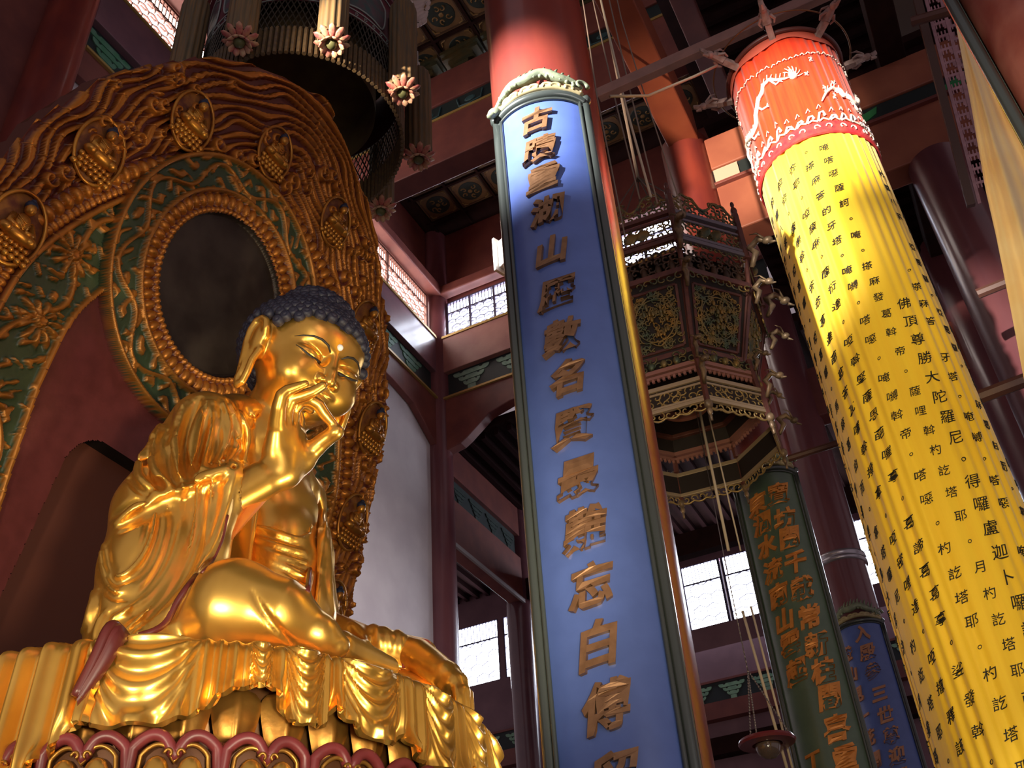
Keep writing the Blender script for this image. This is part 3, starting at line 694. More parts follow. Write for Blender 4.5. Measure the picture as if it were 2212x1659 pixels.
for k in range(8): g.tube([oc(k,1.45,12.1),(LC[0],LC[1],14.5)],.012,5)
g.tube([(LC[0],LC[1],14.4),(LC[0],LC[1],24.2)],.03,8)
g.build('suspension_cord',mat('cord_dark',(.10,.07,.05),.7),t)
# long hoist ropes near the lantern
RC=mat('rope_pale',(.62,.52,.38),.7); RD=mat('rope_dim',(.26,.20,.16),.8)
for pts,yy,m_,r_,lb in (([(1300,10),(1352,230),(1406,425)],9.3,RC,.018,'bright pale hoist rope running down beside the blue board'),
  ([(1262,20),(1290,210),(1352,520)],9.4,RD,.011,'dim rope nearest the central column'),
  ([(1283,10),(1330,220),(1382,430)],9.4,RD,.011,'dim rope just left of the bright pale rope'),
  ([(1316,0),(1362,200),(1420,440)],9.0,RD,.011,'dim rope just right of the bright pale rope'),
  ([(1342,40),(1378,160),(1476,460)],9.0,RD,.009,'thin rope crossing in front of the orange column top')):
    zz=[at(*q,y=yy) for q in pts]; up_=zz[0].copy(); up_[2]=24.25
    if not lb.startswith('short'): zz=[up_]+zz
    o=MB().tube(zz,r_,6).build('hoist_rope',m_,None,smooth=True); tag(o,lb,'rope','hoist ropes by the central column')
for x0,y0,x1,y1,yy,m_,r_,lb in ((1511,885,1574,1190,11.6,RC,.020,'thick pale cord dropping out of the lantern opening'),(1531,896,1600,1190,11.6,RC,.011,'thin pale cord beside the thick one below the lantern'),
  (1604,1320,1700,1659,12.4,RC,.019,'pale cord passing left of the hanging lamp dish'),(1622,1310,1712,1659,12.4,RC,.015,'pale cord passing behind the lamp dish rim')):
    o=MB().tube([at(x0,y0,y=yy),at(x1,y1,y=yy)],r_,6).build('lamp_cord',m_,None,smooth=True); tag(o,lb,'cord','cords below the palace lantern')
# ================= hanging lamp dish =================
lp=at(1657,1603,d=11.6)
t=thing('hanging_lamp','round dark red dish lamp with a glass bowl hanging on chains','lamp',lp)
x,y,z=lp
MB().lathe((x,y,z),[(0,.02),(.25,.02),(.31,.03),(.325,0),(.31,-.025),(.22,-.03),(.17,-.03)],48).build('dish',mat('dish_red_lacquer',(.16,.025,.03),.3,0,coat=.5),t,smooth=True,auto=50)
MB().lathe((x,y,z),[(.14,-.03),(.145,-.06),(.12,-.13),(.06,-.18),(0,-.19)],32).build('glass_bowl',mat('lamp_glass',(.35,.25,.2),.05,0,trans=.7,coat=1),t,smooth=True)
MB().tube([(x,y,z),(x,y,z-.10)],.02,6).build('bulb_holder',IRON,t)
ap=np.array([x-.05,y,z+.85]); g=MB()
for k in range(3):
    a=k*2*PI/3+2.5; e=np.array([x+.29*math.cos(a),y+.29*math.sin(a),z+.02]); n_=26
    for i in range(n_):
        q=(i+.5)/n_; c=e*(1-q)+ap*q; g.ball(c,(.011,.011,.018),5,4)
    g.tube([e,ap],.004,4)
for i in range(24):
    c=ap+np.array([0,0,.05+.06*i]); g.ball(c,(.010,.010,.022),5,4)
g.tube([ap,ap+[0,0,1.5],(LC[0]+.2,LC[1]-.2,9.85)],.006,4)
g.build('chain',mat('chain_metal',(.30,.26,.24),.35,.8),t,smooth=True)
# ================= yellow drape and lattice at the upper right =================
def dp(px,py,y): return at(px,py,y=y)
L=[(2063,45,8.0),(2098,230,7.9),(2127,400,7.8),(2150,500,7.7),(2180,650,7.5),(2212,820,7.3),(2250,1000,7.1)]
Rr=[(2078,48,8.2),(2125,130,8.2),(2170,215,8.2),(2212,292,8.2),(2260,380,8.2),(2330,520,8.2),(2400,700,8.2)]
L3=np.array([dp(*q) for q in L]); R3=np.array([dp(*q) for q in Rr])
s=np.linspace(0,1,60); Li=np.stack([np.interp(s,np.linspace(0,1,7),L3[:,i]) for i in range(3)],1); Ri=np.stack([np.interp(s,np.linspace(0,1,7),R3[:,i]) for i in range(3)],1)
P=np.zeros((60,60,3))
for j,u in enumerate(np.linspace(0,1,60)):
    P[:,j]=Li*(1-u)+Ri*u
    dd=(.07*np.sin(u*9+s*1.5)+.03*np.sin(u*23+s*3))*np.minimum(1,s*3)
    P[:,j,1]+=dd
mb=MB(); mb.grid(P); mb.grid(P[:,::-1]+np.array([0,.012,0]))
o=mb.build('cloth_streamer',mat('pale_gold_silk',(.85,.55,.20),.6,0,(.90,.66,.30),1.5,sheen=.3),None,smooth=True,fixn=False)
tag(o,'pale gold cloth streamer hanging from a point at upper right','streamer')
# carved lattice screen strip hanging on a timber frame
scr=thing('lattice_screen','narrow dusty lattice screen strip between dark posts at upper right','screen',(2.3,12,13))
g=MB(); A=at(1990,0,x=2.35); 
pa=[at(1975,-20,y=10.8),at(2120,430,y=12.6)]
LAT=mat('lattice_dusty_pink',(.42,.22,.26),.6,0,(.30,.15,.18),8)
P0=at(1990,-40,y=11.5); P1=at(2116,440,y=13.2); e=P1-P0; LL=np.linalg.norm(e); e/=LL
sd=np.array([.35,.9,.2]); sd-=e*np.dot(sd,e); sd/=np.linalg.norm(sd)
sx=np.array([1,0,.0]); sx-=e*np.dot(sx,e); sx/=np.linalg.norm(sx)
nn=np.cross(e,sx); M_=np.stack([e,sx,nn],1); W_=.42
for u in (0,W_*.5,W_): g.box(P0+e*LL/2+sx*u,(LL,.05,.05),M=M_)
for i in range(int(LL/.22)):
    c=P0+e*(i*.22+.1); g.box(c+sx*W_*.25,(.04,W_*.5,.035),M=M_); g.box(c+sx*W_*.75+e*.11,(.04,W_*.5,.035),M=M_); g.box(c+sx*W_*.5+e*.05,(.12,.12,.03),M=M_)
    for k in range(3): g.box(c+sx*W_*(.1+.12*k),(.16,.02,.03),M=M_); g.box(c+sx*W_*(.62+.12*k)+e*.08,(.16,.02,.03),M=M_)
g.build('lattice',LAT,scr)
g=MB(); g.box(P0+e*LL/2-sx*.12,(LL,.12,.2),M=M_); g.build('edge_post',mat('post_umber',(.07,.03,.022),.6),scr)
g=MB(); g.box(P0+e*LL/2+sx*(W_+.55)+nn*-.3,(LL*1.1,1.1,.06),M=M_); g.build('backing_board',mat('backing_plum',(.20,.10,.10),.65,0,(.14,.07,.07),3),scr)
for (x0,y0,x1,y1,yy,lb) in ((1980,44,2058,22,10.9,'short dark crossbar above the gold streamer'),(2120,632,2185,606,13,'short dark crossbar beside the gold streamer low down'),(2090,868,2212,822,10,'long dark crossbar at the right edge beside the banner'),(1722,985,1850,945,13,'slim dark crossbar right of the steel-banded column')):
    a,b=at(x0,y0,y=yy),at(x1,y1,y=yy); d=b-a
    o=MB().tube([a-d*.15,b+d*.6],.075 if yy!=13 or x0>2000 else .05,8).build('crossbar',mat('crossbar_umber',(.10,.04,.03),.5),None,smooth=True,auto=40); tag(o,lb,'bar')
o=MB().tube([at(2100,-10,y=6.9),at(2132,60,y=6.8),at(2170,170,y=6.7),at(2225,262,y=6.7)],.006,5).build('thin_wire',IRON,None); tag(o,'thin wire hanging in front of the dark board at upper right','wire')
# board on the cropped column: only its dark edge shows
couplet('couplet_board','dark couplet board edge on the cropped column at top right',1.93,6.0,.6,R(-126),R(45),0.8,9.3,GREENB,ORLET,[],1,.6)
# ================= drum canopy above the statue =================
DC=np.array([-7.08,8.3]); DZ=14.60; DR=1.60
t=thing('drum_canopy','big round painted drum canopy with bead net and fringe tubes above the statue','canopy',(DC[0],DC[1],DZ))
TEAL=mat('canopy_teal_paint',(.05,.11,.11),.5,0,(.16,.07,.09),5,detail=6)
MAR=mat('canopy_maroon_paint',(.14,.03,.045),.5)
EDG=mat('canopy_pale_line',(.36,.40,.38),.5)
def dcp(a,r,z): return np.array([DC[0]+r*math.sin(a),DC[1]-r*math.cos(a),z])
zt=DZ+2.55
MB().lathe((DC[0],DC[1],0),[(DR,DZ+1.35),(DR,zt),(DR+.08,zt+.02),(DR+.08,zt+.1),(DR,zt+.12)],96).build('painted_band',MAR,t,smooth=True,auto=40)
g=MB(); l=MB()
for k in range(10):
    a=k*2*PI/10; w_=.27
    poly=[]
    for q in np.linspace(0,2*PI,48,endpoint=False):
        cx_=abs(math.cos(q))**.6*np.sign(math.cos(q)); sy_=abs(math.sin(q))**.6*np.sign(math.sin(q))
        poly.append((a+cx_*w_,DZ+2.0+sy_*.42+.05*math.cos(q*4)))
    c=dcp(a,DR+.015,DZ+2.0); ring=[dcp(aa,DR+.015,zz) for aa,zz in poly]
    g.add([c]+ring,[(0,i+1,(i+1)%48+1) for i in range(48)])
    l.tube([dcp(aa,DR+.018,zz) for aa,zz in poly],.014,5,closed=True)
for z in (DZ+1.37,DZ+1.52,zt-.02): l.tube([dcp(q,DR+.015,z) for q in np.linspace(0,2*PI,96,endpoint=False)],.012,5,closed=True)
for k in range(60):
    a=k*2*PI/60
    for q in range(5): l.ball(dcp(a+.014*math.cos(q*1.257),DR+.015,DZ+1.445+.03*math.sin(q*1.257)),(.012,.012,.012),4,3)
g.build('painted_cartouche',TEAL,t); l.build('pale_outline',EDG,t,smooth=True)
# bead net
g=MB(); n_=110
for i in range(n_):
    for d in (-1,1):
        pts=[dcp((i+d*j*.5)*2*PI/n_,DR+.01,DZ+1.35-.125*j) for j in range(7)]
        g.tube(pts,.011,4,caps=False)
g.build('bead_net',mat('net_bead',(.06,.05,.035),.4,.3),t)
# fringe tubes
g=MB(); 
for i in range(120):
    a=i*2*PI/120; g.tube([dcp(a,DR+.02,DZ+.60),dcp(a,DR+.02,DZ)],.034,6)
    g.ball(dcp(a,DR+.02,DZ+.62),.03,5,4)
g.build('fringe_tubes',mat('fringe_bamboo',(.17,.11,.045),.5,0,(.10,.07,.04),14),t,smooth=True,auto=50)
g=MB(); g.lathe((DC[0],DC[1],0),[(DR-.03,DZ+.60),(DR-.03,DZ+1.35)],64)
g=MB(); g.lathe((DC[0],DC[1],0),[(0,DZ+2.5),(DR-.02,DZ+2.5)],64); g.lathe((DC[0],DC[1],0),[(1.18,DZ+.75),(1.18,DZ+2.5)],64); g.lathe((DC[0],DC[1],0),[(0,DZ+1.6),(1.18,DZ+1.6)],64)
g.build('inner_drum',mat('inner_olive_cloth',(.14,.10,.035),.8,0,(.10,.06,.03),3),t,smooth=True,auto=40)
LOT1=mat('lotus_petal_cream',(.55,.38,.22),.45,0,(.42,.10,.10),9)
for k in range(9):
    a=R(10.5+40*k); rad_=1.90
    c=dcp(a,rad_,0); z0=14.55
    tt=bpy.data.objects.new('canopy_tassel',None); COL.objects.link(tt); tt.parent=t; tt.location=(c[0]-DC[0],c[1]-DC[1],z0-DZ); WORG[tt.name]=np.array([c[0],c[1],z0])
    g=MB(); N=30
    P=[[np.array([c[0]+(rr+(.010*math.cos(14*q)))*math.cos(q),c[1]+(rr+.010*math.cos(14*q))*math.sin(q),z]) for rr,z in ((.20,z0+.1),(.215,z0+.2),(.215,z0+2.1),(.20,z0+2.22),(.14,z0+2.32),(.05,z0+2.38))] for q in np.linspace(0,2*PI,84,endpoint=False)]
    g.grid(P,cu=True).build('pleated_tube',mat('tassel_brown_cloth',(.22,.13,.05),.6,0,(.12,.10,.06),5,stretch=(6,6,.4)),tt,smooth=True)
    g=MB()
    for z in (2.40,2.48,2.56): g.ball((c[0],c[1],z0+z),(.045,.045,.035),8,6)
    g.tube([(c[0],c[1],z0+2.5),(c[0],c[1],z0+2.9),dcp(a,DR,z0+3.2)],.015,5)
    g.build('hanging_knob',mat('knob_silver',(.5,.5,.48),.3,.7),tt,smooth=True)
    g=MB()
    for ring,(n2,r0,tilt,ln) in enumerate(((10,.10,.2,.17),(10,.12,.95,.20))):
        for i in range(n2):
            q=i*2*PI/n2+ring*PI/n2; d=np.array([math.cos(q),math.sin(q),0]); up=np.array([0,0,1.])
            dirn=d*math.sin(tilt+.5)-up*math.cos(tilt+.5) if ring==0 else d*math.cos(.35)+up*math.sin(.35)
            b=np.array([c[0],c[1],z0+.07])+d*r0*.7; sd_=np.cross(up,d); nm=np.cross(dirn,sd_)
            g.ball(b+dirn*ln*.5,(ln*.55,.055,.022),7,6,M=np.stack([dirn,sd_,nm],1))
    g.build('lotus_petals',LOT1,tt,smooth=True)
    MB().lathe((c[0],c[1],z0),[(0,-.04),(.05,-.04),(.08,0),(.09,.06)],16).build('lotus_core',mat('lotus_core_green',(.12,.13,.05),.5),tt,smooth=True)
# pale carved plume hanging near the ceiling
pp=at(905,15,z=20)
t=thing('hanging_ornament','pale carved leaf ornament hanging near the coffers by the canopy','ornament',pp)
g=MB(); 
for i in range(9):
    s_=i/8; wv=.20*math.sin(PI*(.15+.8*s_)); g.ball(pp+np.array([.1*math.sin(i),.0,.55-1.1*s_]),(wv+.05,.05,.10),8,6)
    g.ball(pp+np.array([wv*1.1,0,.5-1.1*s_]),(.06,.03,.07),6,5); g.ball(pp+np.array([-wv*1.1,0,.5-1.1*s_]),(.06,.03,.07),6,5)
g.build('carved_leaf',mat('ornament_pale',(.62,.50,.45),.5),t,smooth=True)
pp=at(439,45,x=-12); t=thing('hanging_sliver','slim pale carved pendant hanging at upper left','ornament',pp)
g=MB(); g.ball(pp,(.07,.12,.62),10,10)
g.tube([pp,[pp[0],pp[1],31.0]],.01,5)
for i in range(9): g.ball(pp+np.array([.06,.10*math.sin(PI*i/8),-.5+1.0*i/8]),(.03,.05,.05),6,5)
g.build('pendant_body',mat('ornament_pale2',(.75,.70,.66),.5,emit=((.9,.95,1),.25)),t,smooth=True)  # pendant is no lamp: a faint glow is put into its material
# ================= carved mandorla behind the statue =================
YM=7.78
def vcol_mat(name,rough,bump=.08):
    M=bpy.data.materials.new(name); M.use_nodes=True; n=M.node_tree.nodes; l=M.node_tree.links; b=n['Principled BSDF']
    a=n.new('ShaderNodeAttribute'); a.attribute_name='paint'; t=n.new('ShaderNodeTexNoise'); t.inputs['Scale'].default_value=5; t.inputs['Detail'].default_value=5
    tc=n.new('ShaderNodeTexCoord'); l.new(tc.outputs['Object'],t.inputs['Vector'])
    mx=n.new('ShaderNodeMix'); mx.data_type='RGBA'; mx.blend_type='MULTIPLY'; mx.inputs['Factor'].default_value=.6
    rp=n.new('ShaderNodeValToRGB'); rp.color_ramp.elements[0].position=.3; rp.color_ramp.elements[0].color=(.55,.5,.45,1); rp.color_ramp.elements[1].position=.65
    l.new(t.outputs[0],rp.inputs[0]); l.new(a.outputs['Color'],mx.inputs[6]); l.new(rp.outputs[0],mx.inputs[7]); l.new(mx.outputs[2],b.inputs['Base Color'])
    l.new(a.outputs['Alpha'],b.inputs['Metallic']); b.inputs['Roughness'].default_value=rough
    t2=n.new('ShaderNodeTexNoise'); t2.inputs['Scale'].default_value=22; l.new(tc.outputs['Object'],t2.inputs['Vector'])
    bp=n.new('ShaderNodeBump'); bp.inputs['Strength'].default_value=bump; bp.inputs['Distance'].default_value=.03; l.new(t2.outputs[0],bp.inputs['Height']); l.new(bp.outputs[0],b.inputs['Normal'])
    return M
VM=vcol_mat('carved_paint_and_gilt',.42)
MG=np.array([.56,.21,.03,.6]); MR=np.array([.13,.025,.015,0.]); MGR=np.array([.045,.075,.035,0.]); MDK=np.array([.05,.032,.02,.2]); MPL=np.array([.15,.032,.03,0.])
zc_=np.array([5.5,7,8,9,10,11,12,12.5,13,13.4,13.8,14.15,14.35,14.5]); wc_=np.array([3.6,3.9,3.92,3.8,3.62,3.4,3.0,2.65,2.25,1.95,1.42,.80,.30,.02])
bz=np.array([5.5,7.5,8.5,9.4,9.87,10.3,10.75,11.1,11.5,12.05,12.35,12.5]); bw=np.array([2.5,2.9,3.05,3.05,2.94,2.75,2.52,2.28,1.97,1.45,.7,0])
bead=np.concatenate([np.stack([-bw,bz],1),np.stack([bw[::-1][1:],bz[::-1][1:]],1)])
s_=np.concatenate([[0],np.cumsum(np.linalg.norm(np.diff(bead,axis=0),axis=1))]); ss=np.linspace(0,s_[-1],260)
bead=np.stack([np.interp(ss,s_,bead[:,0]),np.interp(ss,s_,bead[:,1])],1)
for _ in range(12): bead[1:-1]=(bead[:-2]+bead[2:]+2*bead[1:-1])/4
def MX(l,z): return -6.25-.32*(14.4-z)
MN=np.array([1,0,-.32]); MN/=np.linalg.norm(MN)
NU,NV=520,600
u=np.linspace(-1,1,NU); v=np.linspace(0,1,NV)
Z=5.6+(14.5-5.6)*v; W0=np.interp(Z,zc_,wc_); ser=.05*((Z*3.1)%1)*(Z<13.2)
Wd=W0+ser
lY=u[:,None]*Wd[None,:]; lZ=np.broadcast_to(Z[None,:],lY.shape)+.0
P2=np.stack([lY.ravel(),lZ.ravel()],1)
D=np.full(len(P2),1e9); S=np.zeros(len(P2)); SG=np.zeros(len(P2))
sl=np.concatenate([[0],np.cumsum(np.linalg.norm(np.diff(bead,axis=0),axis=1))])
for i in range(len(bead)-1):
    a,b=bead[i],bead[i+1]; e=b-a; tt=np.clip(((P2-a)@e)/(e@e),0,1); c=a+tt[:,None]*e; d=np.hypot(*(P2-c).T); m_=d<D
    D[m_]=d[m_]; S[m_]=(sl[i]+tt*(sl[i+1]-sl[i]))[m_]; cr=e[0]*(P2[:,1]-a[1])-e[1]*(P2[:,0]-a[0]); SG[m_]=np.sign(cr)[m_]
D=(D*SG).reshape(lY.shape); S=S.reshape(lY.shape)   # positive outside
SL=sl[-1]; Sm=np.minimum(S,SL-S)
HC=(7.38-YM,10.78); RH=np.hypot(lY-HC[0],lZ-HC[1]); TH=np.arctan2(lY-HC[0],lZ-HC[1])
h=np.zeros_like(lY); C=np.zeros(lY.shape+(4,))
def mixc(a,b,t): return a+(b-a)*t[...,None]
sm=lambda x,a,b: np.clip((x-a)/(b-a),0,1)**2*(3-2*np.clip((x-a)/(b-a),0,1))
# flames
sd=np.where(S<SL/2,1,-1)
ph=(D*1.0-.42*Sm)/.128*2*PI+2.4*np.sin(Sm*5.2+D*4)+1.0*np.sin(Sm*11.3-D*9+1)+.8*np.sin(D*13+lZ*3)
fl=.5+.5*np.sin(ph); fl2=.5+.5*np.sin(ph*2+1.3)
hf=.085*sm(fl,.35,.85)+.018*fl2*sm(fl,.5,.8)
rng=np.random.default_rng(4); mk=sm(fl,.50,.68)
for _ in range(170):
    k=rng.integers(4,255); n_=np.array([-(bead[k+1]-bead[k-1])[1],(bead[k+1]-bead[k-1])[0]]); n_/=np.linalg.norm(n_)
    c=bead[k]+n_*rng.uniform(.25,1.25); r_=np.hypot(lY-c[0],lZ-c[1]); R0=rng.uniform(.06,.11); a_=np.arctan2(lZ-c[1],lY-c[0])
    m_=sm(-r_,-R0*1.25,-R0); curl=.06+.07*np.cos((r_/R0*5.5-a_*(1 if rng.random()>.5 else -1))); hf=np.where(r_<R0*1.25,hf*(1-m_)+m_*(.07+curl*.7),hf); mk=np.where(r_<R0*1.25,mk*(1-m_)+m_*sm(curl,.02,.07),mk)
h+=np.where(D>0,hf,0); C[:]=mixc(MR,MG,mk)
# bead band
bd=(np.abs(D)<.17)
hb=.10*np.sqrt(np.clip(1-((D-.05)/.10)**2-((((S/.145)%1)-.5)/.48)**2,0,1))+.05*np.sqrt(np.clip(1-((D+.10)/.06)**2-((((S/.085)%1)-.5)/.48)**2,0,1))
h=np.where(bd,.03+hb,h); C=np.where(bd[...,None],mixc(MR,MG,sm(hb,.004,.03)),C)
# leaf band
lb=(D<=-.17)&(D>-.98)
q=(S/1.05); si=np.floor(q); uu=(q-si-.5)*1.05; dc=-.56+.10*np.where(si%2==0,1,-1); rr=np.hypot(uu,D-dc); aa=np.arctan2(D-dc,uu)
pal=sm(.5+.5*np.cos(11*aa),.25,.75)*sm(-rr,-.34-.05*np.cos(5*aa),-.20)*sm(rr,.02,.10)+sm(-rr,-.08,-.05)
vine=np.abs(D-(-.56-.24*np.cos(q*PI))); vn=sm(-vine,-.05,-.02)
cur=.5+.5*np.sin(D*26+3.1*np.sin(S*13)+1.5*np.sin(S*29)); cur2=sm(cur,.62,.8)*sm(.5+.5*np.cos(S*19+D*14),.35,.6)*.7
hl=np.maximum(np.maximum(pal,vn*.8),cur2); edge=sm(D,-.25,-.22)+sm(-D,.91,.94)
h=np.where(lb,.02+.085*np.maximum(hl,edge*.9),h); C=np.where(lb[...,None],mixc(MGR,MG*np.array([.9,.95,1,.9]),sm(np.maximum(hl,edge),.25,.55)),C)
# plain inner panel with arched recess
ip=D<=-.98
C=np.where(ip[...,None],MPL,C); h=np.where(ip,.0,h)
ax=np.maximum(np.abs(lY+.1)-.85,0); az=np.maximum(lZ-8.0,0); opn=ip&(np.hypot(ax,az)<.42)
h=np.where(opn,-.9,h); C=np.where(opn[...,None],MDK*np.array([.35,.3,.3,1]),C)
# head halo
ho=RH<1.78
hs=.5+.5*np.sin(RH*30+2.6*np.sin(TH*14)+1.2*np.sin(TH*37)); hs=sm(hs,.5,.75)*sm(.5+.5*np.sin(TH*34+RH*18),.2,.5)
vv=sm(-np.abs(RH-(1.52+.12*np.sin(TH*9))),-.035,-.015)
hh=.10+.07*np.maximum(hs*.8,vv)*(RH>1.32)*(RH<1.72)
rim=sm(RH,1.70,1.73)*sm(-RH,-1.78,-1.76)+sm(-np.abs(RH-1.31),-.03,-.02)
hh=np.maximum(hh,.10+.09*rim); cc=mixc(MGR,MG*np.array([.85,.9,1,.9]),sm(np.maximum(hs*.8,np.maximum(vv,rim)),.25,.55))
pr_=(RH<1.28)&(RH>1.10); pt=np.sqrt(np.clip(1-((RH-1.19)/.09)**2-((((TH*1.19/.125)%1)-.5)/.47)**2,0,1)); hh=np.where(pr_,.10+.08*pt,hh); cc=np.where(pr_[...,None],mixc(MR,MG,sm(pt,.1,.4)),cc)
br=(RH<=1.10)&(RH>1.02); bt=np.sqrt(np.clip(1-((RH-1.06)/.04)**2-((((TH*1.06/.075)%1)-.5)/.47)**2,0,1)); hh=np.where(br,.12+.05*bt,hh); cc=np.where(br[...,None],mixc(MR,MG,sm(bt,.1,.4)),cc)
dk=RH<=1.02; hh=np.where(dk,.05,hh); cc=np.where(dk[...,None],MDK,cc)
h=np.where(ho,hh,h); C=np.where(ho[...,None],cc,C)
taper=np.minimum(1,(1-np.abs(u[:,None]))*Wd[None,:]/.05+.15); h=np.where(h>0,h*taper,h)
PX=np.stack([MX(lY,lZ),YM+lY,lZ],-1)+MN*h[...,None]
tm=thing('mandorla','huge carved flame mandorla with round halo and tiny seated figures behind the golden statue','mandorla',(-8.6,YM,5.6))
idx=np.arange(NU*NV).reshape(NU,NV); F4=np.stack([idx[:-1,:-1],idx[1:,:-1],idx[1:,1:],idx[:-1,1:]],-1).reshape(-1,4)
reg=np.zeros(lY.shape,int); reg[bd]=1; reg[lb]=2; reg[ip]=3; reg[opn]=4; reg[ho]=5; reg[dk]=6
fr_=reg.reshape(-1)[F4].max(1)
def mesh_np(name,V,F,m,parent,cols=None,smooth=True,extra=None):
    me=bpy.data.meshes.new(name); V=V-(WORG[parent.name] if parent is not None else 0)
    me.vertices.add(len(V)); me.vertices.foreach_set('co',V.astype(np.float32).ravel())
    nl=F.size; me.loops.add(nl); me.loops.foreach_set('vertex_index',F.astype(np.int32).ravel()); me.polygons.add(len(F))
    me.polygons.foreach_set('loop_start',np.arange(0,nl,F.shape[1],dtype=np.int32)); me.update(calc_edges=True)
    if cols is not None:
        at_=me.attributes.new('paint','FLOAT_COLOR','POINT'); at_.data.foreach_set('color',cols.astype(np.float32).ravel())
    for mm in (m if isinstance(m,(list,tuple)) else [m]): me.materials.append(mm)
    if smooth: me.shade_smooth()
    o=bpy.data.objects.new(name,me); COL.objects.link(o)
    if parent is not None: o.parent=parent
    return o
for k,nm in enumerate(('flame_border','bead_band','leaf_scroll_band','inner_panel','arched_recess','halo_ring','halo_disc')):
    f=F4[fr_==k]; us,inv=np.unique(f,return_inverse=True)
    mesh_np(nm,PX.reshape(-1,3)[us],inv.reshape(-1,4),VM if k not in (4,6) else mat('halo_dark_bronze',(.06,.045,.035),.35,.4,(.03,.02,.015),2,.1,6) if k==6 else mat('recess_shade_black',(.012,.008,.007),.95,0,(.02,.012,.01),2,spec=.05),tm,C.reshape(-1,4)[us])  # arched recess: its deep shade is put into the near-black colour
# thickness: rim and back
BK=PX*0; BK[...,0]=MX(lY,lZ)-.30; BK[...,1]=YM+lY; BK[...,2]=lZ+.09
mb=MB()
mb.grid(np.stack([PX[0],BK[0]],1)); mb.grid(np.stack([BK[-1],PX[-1]],1)); mb.grid(BK[::20,::20][::-1])
mb.build('back_board',mat('mandorla_edge',(.12,.035,.02),.5),tm)
HAIRN=mat('small_hair_blue',(.012,.02,.05),.5)
def smallb(y,z,s=1.):
    nn=MN; c=np.array([MX(0,z),YM+y,z])+nn*.10; uz=np.array([.32,0,1]); uz/=np.linalg.norm(uz); uy=np.array([0,1.,0]); M_=np.stack([uy,uz,nn],1)
    def L(a,b,d): return c+uy*a*s+uz*b*s+nn*d*s
    g=MB()
    g.ball(L(0,.02,-.02),(.40*s,.55*s,.05),20,8,M=M_)
    g.build('niche_plate',mat('niche_red',(.12,.03,.015),.5,.2,(.3,.12,.02),7),tm,smooth=True)
    g=MB(); g.tube([L(.40*math.cos(q),.02+.55*math.sin(q),.03) for q in np.linspace(0,2*PI,30,endpoint=False)],.03*s,6,closed=True)
    for r_ in range(3):
        for i in range(7):
            a=-.30+.10*i+(.05 if r_%2 else 0); g.ball(L(a*(1-.1*r_),-.40+.09*r_,.06),(.055*s,.06*s,.05*s),6,5)
    g.ball(L(0,-.12,.10),(.26*s,.10*s,.13*s),12,8,M=M_)
    for sx in (-1,1):
        g.ball(L(.19*sx,-.12,.13),(.11*s,.08*s,.10*s),8,6,M=M_); g.tube([L(.14*sx,.12,.08),L(.19*sx,-.02,.14),L(.04*sx,-.06,.2)],[.055*s,.05*s,.035*s],7)
    g.ball(L(0,.06,.08),(.13*s,.18*s,.10*s),12,8,M=M_)
    for i in range(4): g.tube([L(-.12+.02*i,.14-.05*i,.14),L(0,.06-.05*i,.19),L(.12-.02*i,.14-.05*i,.14)],.012*s,5)
    g.ball(L(0,.30,.13),(.08*s,.10*s,.085*s),10,8,M=M_)
    fig=g.build('small_seated_figure',GOLDC,tm,smooth=True); WORG[fig.name]=WORG[tm.name]
    g=MB(); g.ball(L(0,.36,.11),(.09*s,.085*s,.09*s),10,8,M=M_); g.ball(L(0,.44,.11),(.045*s,.04*s,.045*s),8,6,M=M_); g.build('hair',HAIRN,fig,smooth=True)
for y,z in ((-3.12,9.75),(-2.72,11.1),(-1.85,12.35),(-.52,12.98),(.95,12.95),(2.25,12.0),(3.1,10.75),(3.3,9.35),(-3.3,8.3),(3.4,8.1)): smallb(y,z,.78 if abs(y)>1 else .75)
MB().bx(-12.5,-9.45,4.6,11,0,5.55).build('dais_core',mat('dais_red_brown',(.14,.04,.025),.5),None).name='altar_base'
bpy.data.objects['altar_base']['label']='red brown altar base block beneath the mandorla and throne'; bpy.data.objects['altar_base']['category']='altar'
